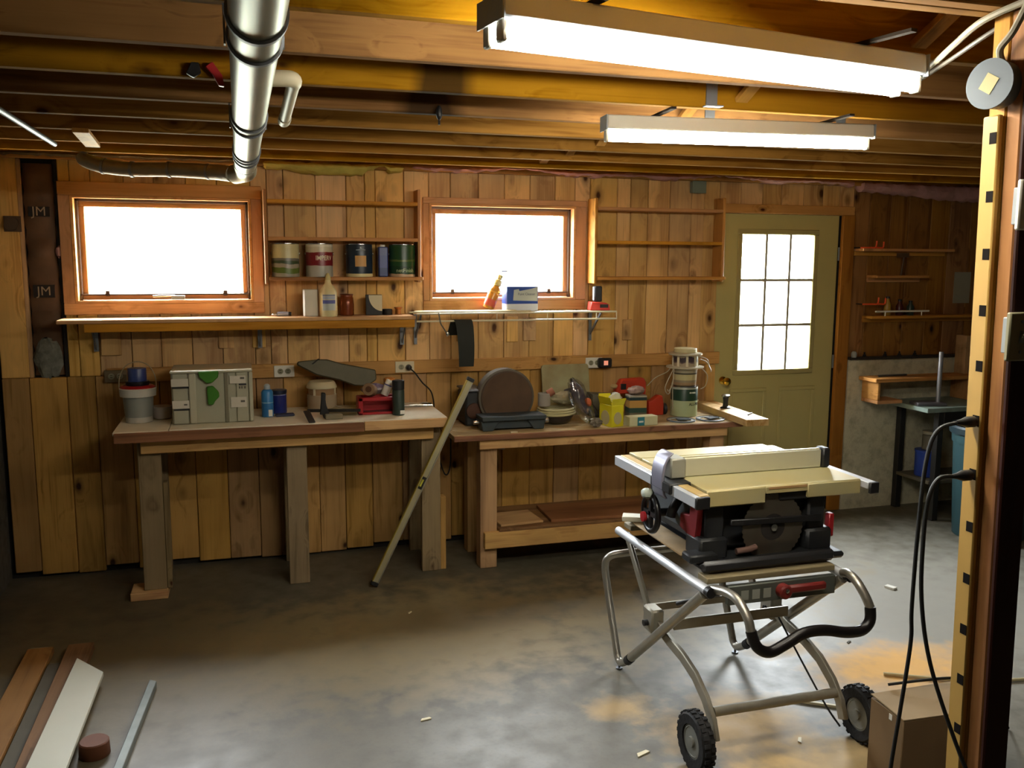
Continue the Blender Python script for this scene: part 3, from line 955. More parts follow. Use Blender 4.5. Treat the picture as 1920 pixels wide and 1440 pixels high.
ws = thing('wire_shelf', 'white wire shelf under the middle window', 'shelf', (0.95, 0, 1.425))
WL = 1.22
M_wire = plain('white_wire', 'D9CFAE', 0.4)
mb = MB()
n = 50
for i in range(n + 1):
    x = WL * i / n
    mb.tube([(x, -0.022, 0), (x, -0.228, 0)], 0.0022, 5)
o = mb.build('wire_deck', M_wire, ws)
o['kind'] = 'stuff'
for y, z, r in ((-0.024, -0.004, 0.003), (-0.125, -0.005, 0.003), (-0.230, 0.0, 0.005), (-0.232, -0.042, 0.0055)):
    MB().cyl((0, y, z), (WL, y, z), r, None, 8).build('long_wire', M_wire, ws)
for x in (0.13, 0.47, 0.78, 1.09, 1.22):
    MB().cyl((x, -0.231, 0), (x, -0.232, -0.042), 0.0026, None, 6).build('lip_wire', M_wire, ws)
for x in (0.03, 1.13):
    MB().bar((x, -0.2, -0.008), (x, -0.028, -0.15), 0.008, 0.014).bb(x - 0.009, x + 0.009, -0.035, -0.024, -0.19, -0.01).build('bracket', M_galvd, ws, smooth=False)

# ---- paint cans on the shelf
def can(label, x, mat, h=0.178, r=0.074, z=1.631, y=-0.10, extra=None, lid=None):
    t = thing('paint_can', label, 'paint can', (x, y, z), 0, 'paint cans on the wall shelf')
    MB().lathe([(r - 0.003, 0.0), (r, 0.002), (r, h - 0.004), (r - 0.001, h)], n=36).build('wrap', mat, t)
    MB().lathe([(r - 0.006, h), (r + 0.002, h + 0.001), (r + 0.002, h + 0.005), (r - 0.008, h + 0.006), (r - 0.012, h + 0.002), (0.001, h + 0.002)], n=36).build('lid', lid or M_steel, t)
    for s in (-1, 1):
        MB().lathe([(0.009, s * r), (0.008, s * (r + 0.004)), (0.001, s * (r + 0.005))], (0, 0, h * 0.72), 12, 'x').build('ear', M_steel, t)
    return t


t = can('cream paint can with a landscape print, leftmost on the shelf', 0.247, banded('landscape_wrap', [(0.0, '9A9484'), (0.022, '5E6E28'), (0.05, '9C9280'), (0.07, '3A4A2E'), (0.085, '6E6A60'), (0.10, 'C9BE8E')], blot=(0.14, 9.0)))
t = can('red and white paint can lettered IMPERV on the shelf', 0.430, banded('red_wrap', [(0.0, 'A8A69A'), (0.062, '7A1820'), (0.135, 'C8BFA6'), (0.165, 'D8D2C0')], blot=(0.05, 14.0)))
wraptext('IMPERV', 0.036, plain('cream_print', 'E2D6B8', 0.5), t, 0.074, 0.103, 0.30, 0.0005, 0.84)
t = can('dark blue paint can with a square tan colour patch', 0.650, banded('navy_wrap', [(0.0, 'D6C894'), (0.018, '1B2A3A')]))
mb = MB()
mb.rings([[(0.0755 * math.sin(a), -0.0755 * math.cos(a), z) for z in (0.058, 0.118)] + [(0.0745 * math.sin(a), -0.0745 * math.cos(a), z) for z in (0.118, 0.058)] for a in [(-0.42 + 0.84 * i / 8) for i in range(9)]])
mb.build('colour_patch', plain('tan_patch', 'C79A5C', 0.5), t)
MB().prism([(-0.006, 0.157), (0.006, 0.157), (0.0, 0.168)], -0.0748, -0.073).bb(-0.026, 0.026, -0.0745, -0.07, 0.148, 0.151).build('label_print', plain('pale_print', 'A8B4B8', 0.5), t, smooth=False)
t = can('green paint can lettered netFinish beside the blue tin', 0.893, banded('green_wrap', [(0.0, 'C9A98A'), (0.016, '14381F'), (0.06, '1E4A24'), (0.085, '5A6A34'), (0.097, '1B4424')], blot=(0.06, 20.0)))
wraptext('netFinish', 0.03, plain('pale_green_print', 'B9C9A2', 0.5), t, 0.074, 0.036, 0.1, 0.0003)
t = thing('oblong_tin', 'tall narrow blue solvent tin between two paint cans', 'tin', (0.782, -0.105, 1.631))
MB().bb(-0.027, 0.027, -0.03, 0.03, 0.0, 0.168).build('body', banded('blue_tin_wrap', [(0.0, '23356E'), (0.05, '3C4A8C'), (0.12, '4A568E')]), t, bevel=0.006)
MB().lathe([(0.014, 0.168), (0.014, 0.178), (0.012, 0.18), (0.001, 0.18)], n=16).build('cap', M_white, t)

# ---- things on the long shelf (its top is z 1.415)
ZS = 1.4155
t = thing('folding_knife', 'small silver and black folding tool lying on the long shelf', 'tool', (0.225, -0.11, ZS), R(-6))
MB().tube([(-0.03, 0, 0.012), (0.03, 0, 0.013)], 0.012, 12).build('body', plain('silver_body', 'AEB4C4', 0.35, 0.4), t)
MB().tube([(0.03, 0, 0.013), (0.045, 0, 0.012)], 0.011, 12).build('cap', M_black, t)
MB().bar((-0.03, 0, 0.012), (-0.06, 0.003, 0.006), 0.012, 0.01).build('clip', M_steel, t, bevel=0.002)
t = thing('white_carton', 'plain narrow white carton standing beside the glue bottle', 'box', (0.372, -0.15, ZS), R(8))
MB().bb(-0.036, 0.036, -0.025, 0.025, 0, 0.148).build('carton', plain('white_card', 'D2CDBC', 0.6, noise=0.1), t, bevel=0.002)
t = thing('glue_bottle', 'cream glue bottle with a blue printed label on the long shelf', 'bottle', (0.467, -0.182, ZS))
MB().lathe([(0.046, 0.0), (0.049, 0.004), (0.049, 0.128), (0.044, 0.145), (0.028, 0.168), (0.017, 0.182), (0.015, 0.20)], n=28).build('body', plain('cream_plastic', 'D9CC9A', 0.4), t)
MB().lathe([(0.015, 0.2), (0.016, 0.202), (0.013, 0.222), (0.006, 0.236), (0.001, 0.238)], n=18).build('nozzle', plain('cream_cap', 'C9BC80', 0.4), t)
for z0, z1, c in ((0.035, 0.072, 'B9BFB6'), (0.072, 0.092, '5A62A0'), (0.095, 0.113, 'A9B0BC'), (0.115, 0.121, '5C6C96')):
    MB().rings([[(0.0497 * math.sin(a), -0.0497 * math.cos(a), z) for z in (z0, z1)] + [(0.0485 * math.sin(a), -0.0485 * math.cos(a), z) for z in (z1, z0)] for a in [(-0.75 + 1.5 * i / 8) for i in range(9)]]).build('label_band', plain('label_' + c, c, 0.5), t)
t = thing('brown_jar', 'shiny copper brown jar on the long shelf', 'jar', (0.575, -0.11, ZS))
MB().lathe([(0.036, 0.0), (0.04, 0.004), (0.041, 0.06), (0.037, 0.1), (0.034, 0.104), (0.034, 0.112)], n=28).build('body', plain('copper_brown', '7A3A1A', 0.22, 0.3), t)
MB().lathe([(0.036, 0.112), (0.037, 0.12), (0.001, 0.121)], n=28).build('lid', plain('brown_lid', '6A3216', 0.35, 0.3), t)
t = thing('printed_box', 'black and white printed box on the long shelf', 'box', (0.728, -0.105, ZS), R(-4))
MB().bb(-0.046, 0.046, -0.022, 0.022, 0, 0.115).build('carton', plain('black_card', '15120F', 0.5), t, bevel=0.0015)
arc = [(0.045, 0.113), (-0.03, 0.113)] + [(-0.03 + 0.075 * (1 - math.cos(a)), 0.113 - 0.09 * math.sin(a)) for a in [R(10 * i) for i in range(1, 10)]]
MB().prism(arc, -0.0228, -0.0222).build('white_print', plain('cream_card', 'CFC7A6', 0.5), t, smooth=False)
t = thing('black_tin', 'low black tin beside the printed box', 'tin', (0.805, -0.10, ZS))
MB().lathe([(0.028, 0.0), (0.029, 0.002), (0.029, 0.03), (0.026, 0.033), (0.001, 0.034)], n=24).build('body', M_black, t)
t = thing('copper_spool', 'small copper wire spool at the end of the long shelf', 'spool', (0.868, -0.10, ZS))
MB().lathe([(0.022, 0.0), (0.022, 0.003), (0.017, 0.005), (0.016, 0.03), (0.02, 0.034), (0.024, 0.04), (0.024, 0.043), (0.001, 0.043)], n=24).build('body', plain('copper_wire', 'B4743A', 0.3, 0.7), t)

# ---- things on the wire shelf (top about z 1.4295)
ZW = 1.4295
t = thing('trim_strip', 'two cream flat strips lying on the wire shelf', 'wood strip', (1.25, -0.17, ZW))
MB().bb(-0.30, 0.30, -0.035, 0.02, 0.0, 0.010).build('strip', plain('cream_strip', 'C9BC8C', 0.6), t, bevel=0.002)
MB().bb(-0.34, 0.38, -0.055, -0.036, 0.0, 0.008).build('strip', plain('cream_strip', 'C9BC8C', 0.6), t, bevel=0.002)
t = thing('squeeze_bottle', 'orange squeeze bottle leaning in front of the middle window', 'bottle', (1.405, -0.085, ZW + 0.012), 0, rot=(R(0), R(22), 0))
MB().lathe([(0.03, 0.0), (0.034, 0.004), (0.034, 0.115), (0.027, 0.135), (0.016, 0.146)], n=26).build('body', plain('amber_plastic', 'C98A2E', 0.25, trans=0.35), t)
MB().lathe([(0.018, 0.146), (0.025, 0.148), (0.023, 0.180), (0.015, 0.186), (0.015, 0.2), (0.017, 0.202), (0.016, 0.214), (0.001, 0.215)], n=18).build('cap', plain('pale_yellow_cap', 'E6D27A', 0.35), t)
MB().lathe([(0.0345, 0.018), (0.0349, 0.02), (0.0349, 0.058), (0.0345, 0.06)], n=26, caps=False).build('label_band', plain('red_label', 'B4452A', 0.5), t)
MB().lathe([(0.0345, 0.1), (0.0349, 0.101), (0.0349, 0.109), (0.0345, 0.11)], n=26, caps=False).build('label_band', plain('orange_label', 'E0A030', 0.5), t)
t = thing('wipes_box', 'blue and white cardboard box on the wire shelf', 'box', (1.60, -0.10, ZW), R(3))
MB().bb(-0.098, 0.098, -0.045, 0.045, 0.0, 0.145).build('carton', banded('wipes_wrap', [(0.0, 'DDE2EA'), (0.042, '3454A8')]), t, bevel=0.002)
MB().prism([(-0.06, 0.063), (0.094, 0.058), (0.094, 0.142), (0.058, 0.132), (-0.02, 0.118), (-0.025, 0.13), (-0.055, 0.125)], -0.0462, -0.0452).build('label_panel', plain('pale_grey_card', 'C2C8BE', 0.6), t, smooth=False)
lettering('Paint Cleaner', 0.021, plain('grey_print', '6E7480', 0.6), t, (0.024, -0.0466, 0.1), sx=0.95)
t = thing('battery_charger', 'red battery charger holding a black battery on the wire shelf', 'charger', (2.098, -0.12, ZW), R(-8))
MB().prism([(-0.062, 0.0), (0.062, 0.0), (0.055, 0.035), (0.035, 0.045), (-0.055, 0.05)], -0.045, 0.045).build('base', plain('bright_red_plastic', 'D2382A', 0.4), t, bevel=0.003)
MB().bb(-0.003, 0.048, -0.0475, -0.0455, 0.016, 0.036).build('name_plate', M_black, t, smooth=False)
MB().bb(-0.032, 0.015, -0.025, 0.03, 0.0505, 0.145).build('battery', M_black, t, bevel=0.006)
MB().bb(-0.0345, -0.0325, -0.02, 0.02, 0.06, 0.14).build('side_strip', M_grey, t, smooth=False)

t = thing('sanding_belt', 'black sanding belt draped over the wire shelf rail', 'sanding belt', (1.22, -0.232, 1.383))
path = [(0.10, -0.09), (0.075, -0.055), (0.04, -0.005), (0.01, 0.007), (-0.006, 0.0072), (-0.02, -0.005), (-0.028, -0.03), (-0.035, -0.08), (-0.038, -0.14), (-0.032, -0.20), (-0.018, -0.262)]
k = len(path)
MB().ribbon(path, [-0.075 + 0.045 * i / (k - 1) for i in range(k)], [0.032 + 0.025 * math.sin(i / (k - 1) * 1.6) for i in range(k)], 0.0016).build('belt', plain('black_abrasive', '22241F', 0.8), t)
tag(MB().tube([(1.075, -0.236, 1.43), (1.08, -0.24, 1.40), (1.085, -0.242, 1.372), (1.10, -0.243, 1.345), (1.117, -0.243, 1.318)], 0.004, 6, 3).blob((1.125, -0.243, 1.31), (0.02, 0.01, 0.03), 6).build('key_chain', M_steel),
    'little metal chain hanging off the wire shelf beside the sanding belt', 'chain')

# ================================================================== OUTLETS ON THE RAIL
def outlet(label, x, z=1.10, mat=None, plugx=None):
    t = thing('wall_outlet', label, 'outlet', (x, -0.0225, z))
    MB().bb(-0.056, 0.056, -0.006, 0.0, -0.033, 0.033).build('plate', mat or M_white, t, bevel=0.002)
    for s in (-1, 1):
        MB().lathe([(0.016, -0.0062), (0.016, -0.0085), (0.001, -0.0086)], (s * 0.021, 0, 0), 16, 'y').build('socket', plain('grey_socket', '8E8A70', 0.5), t)
        for q in (-1, 1):
            MB().bb(s * 0.021 - 0.006, s * 0.021 + 0.006, -0.0094, -0.0088, q * 0.006 - 0.0014, q * 0.006 + 0.0014).build('slot', M_dark, t, smooth=False)
    return t


outlet('white double outlet above the blue spray can', 0.226, 1.098)
outlet('ivory double outlet with a black plug in it', 0.915, 1.102, M_ivory)
outlet('white double outlet beside the orange lit adapter', 2.112, 1.093)
outlet('grimy brown outlet behind the blue can on the bucket', -0.655, 1.098, plain('grimy_plate', '6A5A40', 0.7))
t = thing('appliance_cord', 'black cord plugged into the ivory outlet and falling behind the bench', 'cord', (0.937, -0.033, 1.10))
MB().lathe([(0.016, 0.0), (0.018, -0.006), (0.015, -0.026), (0.006, -0.032)], (0, 0, 0), 14, 'y').build('plug', M_black, t)
MB().tube([(0.004, -0.028, -0.004), (0.03, -0.05, -0.03), (0.075, -0.04, -0.09), (0.125, -0.02, -0.14), (0.145, -0.01, -0.2), (0.15, -0.006, -0.27), (0.15, -0.012, -0.42), (0.19, -0.015, -0.60), (0.22, -0.015, -0.66), (0.245, -0.015, -0.60), (0.25, -0.012, -0.40), (0.26, -0.01, -0.30)], 0.0042, 8, 6).build('cable', M_cord, t)
t = thing('plug_adapter', 'black plug-in adapter with an orange lit square beside the outlet', 'adapter', (2.178, -0.023, 1.093))
MB().bb(-0.044, 0.044, -0.04, 0.0, -0.03, 0.03).build('body', M_black, t, bevel=0.008)
MB().bb(-0.014, 0.014, -0.042, -0.0402, -0.013, 0.015).build('lit_button', glow('orange_button', (1.0, 0.12, 0.02), 0.22), t, smooth=False)
t = thing('grey_junction_box', 'small grey steel box high on the planks right of the middle window', 'junction box', (2.797, -0.004, 2.195))
MB().bb(-0.045, 0.045, -0.04, 0.0, -0.04, 0.03).build('box', plain('grey_green_steel', '7C8A80', 0.5, 0.3), t, bevel=0.003)
MB().bb(-0.048, 0.048, -0.044, -0.0405, -0.043, 0.033).build('cover', plain('grey_green_steel', '7C8A80', 0.5, 0.3), t, bevel=0.001)

# ================================================================== LEFT BENCH
ZB1 = 0.890
b1 = thing('workbench', 'long timber workbench under the left window with a white top', 'workbench', (0, 0, 0))
board('top_board', M_whitetop, -0.617, -0.362, -0.565, -0.03, ZB1 - 0.02, ZB1 - 0.003, b1, 0.002)
board('top_board', M_whitetop, -0.358, 1.048, -0.565, -0.03, ZB1 - 0.02, ZB1, b1, 0.002)
board('top_frame', M_brownedge, -0.60, 1.04, -0.562, -0.05, ZB1 - 0.052, ZB1 - 0.0205, b1, 0.002)
board('edge_strip', M_brownedge, -0.61, 0.60, -0.583, -0.566, ZB1 - 0.056, ZB1 - 0.006, b1, 0.003)
board('edge_strip', M_bench_x, 0.602, 1.048, -0.583, -0.566, ZB1 - 0.052, ZB1 - 0.004, b1, 0.003)
board('apron', M_bench_x, -0.50, 0.985, -0.508, -0.47, ZB1 - 0.128, ZB1 - 0.0525, b1)
board('apron', M_bench_x, -0.50, 0.985, -0.085, -0.047, ZB1 - 0.128, ZB1 - 0.0525, b1)
for x0, x1, z0 in ((-0.52, -0.41, 0.041), (0.205, 0.31, 0.0), (0.925, 1.03, 0.0)):
    board('leg', M_greyleg, x0, x1, -0.468, -0.43, z0, ZB1 - 0.053, b1)
    board('leg', M_greyleg, x0, x1, -0.086, -0.048 + 0.0, 0.0, ZB1 - 0.1285, b1)
board('leg_doubler', M_bench_z, 1.031, 1.062, -0.46, -0.40, 0.0, 0.42, b1)
board('leg_doubler', M_greyleg, -0.41 + 0.001, -0.385, -0.46, -0.40, 0.041, 0.6, b1)
tag(board('wood_shim', M_bench_x, -0.585, -0.405, -0.50, -0.34, 0.0, 0.040), 'flat wood block under the leftmost bench leg', 'wood block')
Z1 = ZB1 + 0.0005

t = thing('plastic_bucket', 'grey and white bucket with a red lid at the left bench end', 'bucket', (-0.522, -0.27, ZB1 - 0.0025))
MB().lathe([(0.062, 0.0), (0.066, 0.003), (0.067, 0.03), (0.068, 0.031), (0.075, 0.135), (0.088, 0.137), (0.09, 0.176), (0.086, 0.18)], n=32).build('body', banded('bucket_wrap', [(0.0, 'B9B2A6'), (0.03, '8A8C86'), (0.134, 'C9C4B8')]), t)
MB().lathe([(0.086, 0.18), (0.087, 0.183), (0.075, 0.19), (0.07, 0.192), (0.001, 0.192)], n=32).build('lid', M_red, t)
MB().tube([(0.088, 0, 0.155), (0.086, 0.01, 0.23), (0.055, 0.02, 0.29), (0.0, 0.025, 0.31), (-0.055, 0.02, 0.29), (-0.086, 0.01, 0.23), (-0.088, 0, 0.155)], 0.0028, 7, 6).build('handle', plain('pale_handle', '9C8C6A', 0.5), t)
t = thing('blue_can', 'blue tub standing on the red bucket lid', 'can', (-0.522, -0.27, ZB1 + 0.190))
MB().lathe([(0.056, 0.0), (0.058, 0.003), (0.058, 0.02), (0.046, 0.022), (0.046, 0.085), (0.044, 0.088), (0.001, 0.088)], n=28).build('tub', banded('blue_tub_wrap', [(0.0, '15151C'), (0.021, '2C3C74')]), t)
t = thing('food_tub', 'low white plastic tub between the bucket and the grey case', 'tub', (-0.415, -0.20, Z1))
MB().lathe([(0.043, 0.0), (0.046, 0.003), (0.05, 0.055), (0.052, 0.056), (0.052, 0.064), (0.001, 0.065)], n=28).build('tub', plain('milky_tub', 'BDB4AC', 0.4), t)

# ---- grey stacking tool case with green latches
t = thing('tool_case', 'light grey stacking tool case with two green latches', 'tool case', (-0.152, -0.30, Z1))
M_case = plain('case_grey', 'A9A690', 0.5)
M_casel = plain('case_grey_light', 'B8B49C', 0.5)
MB().bb(-0.196, 0.196, -0.135, 0.148, 0.0, 0.270).build('shell', M_case, t, bevel=0.006)
MB().bb(-0.2, 0.2, -0.15, 0.15, 0.262, 0.275).build('top_rim', M_casel, t, bevel=0.004)
for x0, x1 in ((-0.19, -0.118), (0.118, 0.178)):
    MB().bb(x0, x1, -0.143, -0.1355, 0.004, 0.262).build('front_panel', M_case, t, bevel=0.003)
for x0, x1 in ((-0.112, -0.078), (0.18, 0.2)):
    MB().bb(x0, x1, -0.15, -0.1355, 0.003, 0.262).build('corner_rib', M_casel, t, bevel=0.005)
MB().bb(0.06, 0.078, -0.14, -0.1355, 0.003, 0.262).build('shadow_rib', plain('case_grey_dark', '7A745E', 0.6), t, bevel=0.002)
M_green = plain('green_latch', '3C7A1C', 0.45)


def cx(p):
    return -0.198 + (p - 140) / 1720 * 0.396


def cz(p):
    return 0.275 - (p - 150) / 1110 * 0.275


MB().prism([(cx(x), cz(y)) for x, y in ((720, 165), (1150, 165), (1140, 290), (1010, 405), (890, 415), (740, 290))], -0.158, -0.1355).build('latch', M_green, t, bevel=0.004)
MB().prism([(cx(x), cz(y)) for x, y in ((890, 480), (1020, 470), (1140, 600), (1150, 700), (1060, 780), (1010, 870), (900, 860))], -0.158, -0.1355).build('latch', M_green, t, bevel=0.004)
M_lab = plain('case_label', 'CFC8B8', 0.5)
for x0, y0, x1, y1 in ((150, 310, 510, 470), (160, 760, 530, 920), (1380, 280, 1720, 440), (1390, 725, 1730, 940)):
    MB().bb(cx(x0), cx(x1), -0.1445, -0.1435, cz(y1), cz(y0)).build('paper_label', M_lab, t, smooth=False)
for x0, y0, x1, y1 in ((165, 470, 520, 510), (185, 930, 540, 965), (1570, 445, 1730, 480)):
    MB().bb(cx(x0), cx(x1), -0.1455, -0.1446, cz(y1), cz(y0)).build('label_bar', M_black, t, smooth=False)
for x0, y0, x1, y1 in ((400, 830, 470, 860), (1600, 310, 1690, 350), (1600, 795, 1690, 835), (1570, 500, 1600, 550), (1620, 500, 1650, 550), (1680, 500, 1720, 550)):
    MB().bb(cx(x0), cx(x1), -0.1458, -0.1446, cz(y1), cz(y0)).build('label_print', plain('grey_label_print', '5E5A50', 0.6), t, smooth=False)

t = thing('spray_can', 'light blue aerosol can beside the grey tool case', 'spray can', (0.122, -0.30, Z1))
MB().lathe([(0.029, 0.0), (0.031, 0.002), (0.031, 0.132), (0.026, 0.142), (0.018, 0.147)], n=26).build('body', banded('sky_can_wrap', [(0.0, '2C6EA8'), (0.075, '9CC4D8'), (0.079, '2E78B4')]), t)
MB().lathe([(0.016, 0.147), (0.017, 0.149), (0.016, 0.168), (0.008, 0.176), (0.001, 0.177)], n=20).build('nozzle', plain('grey_nozzle', 'AEB8BE', 0.4), t)
MB().bb(0.004, 0.024, -0.0322, -0.030, 0.005, 0.04).build('barcode_patch', M_white, t, smooth=False)
t = thing('blue_drum', 'dark blue tub behind the light blue aerosol can', 'tub', (0.185, -0.20, Z1))
MB().lathe([(0.04, 0.0), (0.042, 0.003), (0.042, 0.11), (0.044, 0.112), (0.044, 0.128), (0.001, 0.13)], n=26).build('tub', banded('navy_tub_wrap', [(0.0, '1C2C78'), (0.1, '8A92B8'), (0.105, '1A2238')]), t)
t = thing('blue_packet', 'flat dark blue packet lying at the aerosol can', 'packet', (0.205, -0.315, Z1), R(5))
MB().bb(-0.045, 0.055, -0.022, 0.022, 0.0, 0.014).build('packet', plain('slate_blue', '2E3450', 0.5), t, bevel=0.004)

t = thing('lidded_pail', 'beige pail with a domed white lid under the grey guard', 'pail', (0.42, -0.17, Z1))
MB().lathe([(0.076, 0.0), (0.08, 0.003), (0.081, 0.092)], n=32).build('body', plain('beige_pail', 'A8957A', 0.5, noise=0.2), t)
MB().lathe([(0.073, 0.092), (0.074, 0.128)], n=32).build('neck', plain('tan_neck', '9A7A56', 0.5), t)
MB().lathe([(0.083, 0.128), (0.084, 0.134), (0.075, 0.155), (0.066, 0.165), (0.001, 0.166)], n=32).build('lid', plain('cream_lid', 'C4B894', 0.45), t)
for a in (-0.4, -2.2, 1.5):
    MB().bb(-0.006, 0.006, -0.002, 0.002, 0.092, 0.128).build('neck_rib', M_ivory, t, (0.076 * math.cos(a), 0.076 * math.sin(a), 0), a + R(90))

t = thing('bench_clamp', 'black quick clamp standing with its bar on the bench', 'clamp', (0.40, -0.42, Z1))
MB().bar((-0.08, -0.02, 0.045), (0.2, -0.02, 0.035), 0.006, 0.016).build('bar', M_dark, t, smooth=False)
MB().prism([(-0.015, 0.02), (0.035, 0.025), (0.02, 0.07), (0.016, 0.10), (0.018, 0.135), (-0.005, 0.14), (-0.008, 0.09)], -0.03, -0.005).build('trigger_body', M_black, t, bevel=0.004)
MB().prism([(0.01, 0.03), (0.025, 0.0), (0.005, 0.0), (-0.005, 0.03)], -0.03, -0.01).build('jaw', M_black, t, bevel=0.003)
MB().bar((-0.085, -0.03, 0.045), (-0.065, -0.15, 0.004), 0.034, 0.008).build('fixed_jaw', plain('dark_steel', '2C2622', 0.6), t, bevel=0.002)
t = thing('offcut_pile', 'pale wood offcut lying behind the clamp', 'wood offcut', (0.50, -0.36, Z1), R(-8))
MB().prism([(-0.08, 0.0), (0.09, 0.0), (0.09, 0.02), (0.02, 0.034), (-0.02, 0.045), (-0.05, 0.036), (-0.08, 0.034)], -0.02, 0.02).build('offcut', plain('grey_tan_wood', '8A7A56', 0.7, noise=0.3), t, bevel=0.004)
t = thing('small_block', 'little grey sanding block on the bench front', 'block', (0.455, -0.47, Z1), R(4))
MB().bb(-0.045, 0.045, -0.02, 0.02, 0.0, 0.026).build('block', plain('grey_block', '7C745E', 0.8), t, bevel=0.003)

t = thing('saw_guard', 'long dull grey metal guard lying aslant across the pail', 'guard', (0.50, -0.14, 1.098), 0, rot=(R(-8), R(12.5), 0))
MB().prism([(-0.215, 0.02), (-0.10, 0.055), (-0.06, 0.062), (0.02, 0.055), (0.22, 0.055), (0.235, 0.0), (0.19, -0.045), (0.12, -0.055), (0.03, -0.04), (-0.1, -0.035), (-0.215, 0.0)], -0.02, 0.02).build('shell', plain('olive_grey_metal', '57513C', 0.55, 0.3, noise=0.2), t, bevel=0.006)
MB().prism([(-0.11, 0.056), (-0.10, 0.056), (-0.13, 0.02), (-0.14, 0.02)], -0.022, -0.0202).build('slot', M_dark, t, smooth=False)

t = thing('red_tool_box', 'red open plastic tool tray on the left bench', 'tool tray', (0.69, -0.35, Z1))
for p in ((-0.095, 0.115, -0.05, -0.036, 0.0, 0.014), (-0.095, 0.115, -0.05, -0.036, 0.074, 0.096), (-0.095, -0.07, -0.05, 0.06, 0.0, 0.096), (0.1, 0.115, -0.05, 0.06, 0.0, 0.096), (-0.095, 0.115, 0.046, 0.06, 0.0, 0.096)):
    MB().bb(*p).build('side_panel', M_red, t, bevel=0.004)
MB().bb(-0.069, 0.099, -0.035, 0.045, 0.0, 0.01).build('tray_floor', plain('dark_red', '4A0E10', 0.6), t, smooth=False)
t = thing('paper_roll', 'cardboard tube with a dark hollow end on the red tray', 'roll', (0.665, -0.355, Z1 + 0.131), 0, rot=(R(78), 0, R(-18)))
MB().lathe([(0.032, -0.04), (0.034, -0.038), (0.034, 0.05), (0.032, 0.052)], n=22).build('tube', plain('brown_card', '7E6040', 0.7), t)
MB().lathe([(0.017, 0.0525), (0.017, 0.0535)], n=18).build('hollow_end', plain('hollow_brown', '4A2A14', 0.9), t)
t = thing('caulk_tube', 'white caulking tube leaning over the red tray', 'tube', (0.745, -0.33, Z1 + 0.097), 0, rot=(0, R(24), 0))
MB().lathe([(0.021, 0.0), (0.022, 0.002), (0.022, 0.085), (0.02, 0.088), (0.001, 0.089)], n=20).build('tube', M_white, t)
MB().lathe([(0.0225, 0.055), (0.0225, 0.062)], n=20, caps=False).build('print_band', plain('blue_band', '5A62A0', 0.5), t)
t = thing('screw_bags', 'crumpled clear bag of hardware heaped on the red tray', 'bag', (0.70, -0.28, Z1 + 0.098))
MB().blob((0.0, 0.0, 0.028), (0.14, 0.06, 0.056), 9, 0.4, 11).build('bag', plain('bag_purple', '5A4860', 0.25, noise=0.5, nscale=30, col2='A89A8A'), t)
t = thing('dark_spray_can', 'dark green aerosol can with a black cap at the front of the left bench', 'spray can', (0.807, -0.43, Z1))
MB().lathe([(0.031, 0.0), (0.033, 0.002), (0.033, 0.132), (0.031, 0.137), (0.029, 0.14)], n=28).build('body', plain('dark_green_print', '2C3A30', 0.4, noise=0.4, nscale=25, col2='1A2420'), t)
MB().lathe([(0.0335, 0.14), (0.0335, 0.188), (0.031, 0.19), (0.001, 0.1905)], n=28).build('cap', M_black, t)
MB().bb(0.004, 0.03, -0.0345, -0.031, 0.008, 0.028).build('barcode_patch', M_white, t, smooth=False)
t = thing('orange_jar', 'orange topped jar behind the dark green aerosol can', 'jar', (0.80, -0.17, Z1))
MB().lathe([(0.03, 0.0), (0.032, 0.003), (0.032, 0.15)], n=22).build('body', plain('smoky_jar', '8A6A44', 0.3), t)
MB().lathe([(0.033, 0.15), (0.033, 0.165), (0.02, 0.172), (0.001, 0.173)], n=22).build('lid', plain('orange_lid', 'C07A34', 0.45), t)
t = thing('pliers', 'steel pliers lying at the right end of the left bench', 'pliers', (0.955, -0.2, Z1), R(8))
MB().tube([(-0.075, 0.012, 0.008), (-0.04, 0.006, 0.009), (0.0, 0.0, 0.01), (0.04, -0.014, 0.009), (0.085, -0.02, 0.008)], [0.008, 0.01, 0.012, 0.007, 0.006], 8, 3).build('handle', M_steel, t)
MB().tube([(0.0, 0.0, 0.012), (0.04, 0.014, 0.012), (0.09, 0.014, 0.01)], [0.009, 0.007, 0.006], 8, 3).build('handle', M_black, t)

# ---- spirit level leaning on the bench corner
lv = thing('spirit_level', 'long aluminium spirit level leaning against the bench corner', 'level', (0.628, -0.632, 0.012), 0, rot=(R(-1.2), R(26.6), R(1)))
MB().bb(-0.014, 0.014, -0.008, 0.008, 0.02, 1.20).build('web', plain('level_aluminium', 'B4AC8C', 0.45, 0.5), lv, bevel=0.001)
for s in (-1, 1):
    MB().bb(s * 0.014, s * 0.018, -0.011, 0.011, 0.02, 1.20).build('flange', plain('level_yellow', 'A89238', 0.5) if s < 0 else M_alu, lv, smooth=False)
for z in (0.0, 1.2):
    MB().bb(-0.02, 0.02, -0.013, 0.013, z, z + 0.02).build('end_cap', M_black, lv, bevel=0.002)
for z in (0.60,):
    MB().bb(-0.011, 0.011, -0.0095, -0.0082, z - 0.035, z + 0.035).build('vial_frame', M_black, lv, smooth=False)
    MB().cyl((-0.004, -0.011, z - 0.02), (-0.004, -0.011, z + 0.02), 0.006, None, 10).build('vial', plain('yellow_vial', 'C9C24A', 0.2), lv)

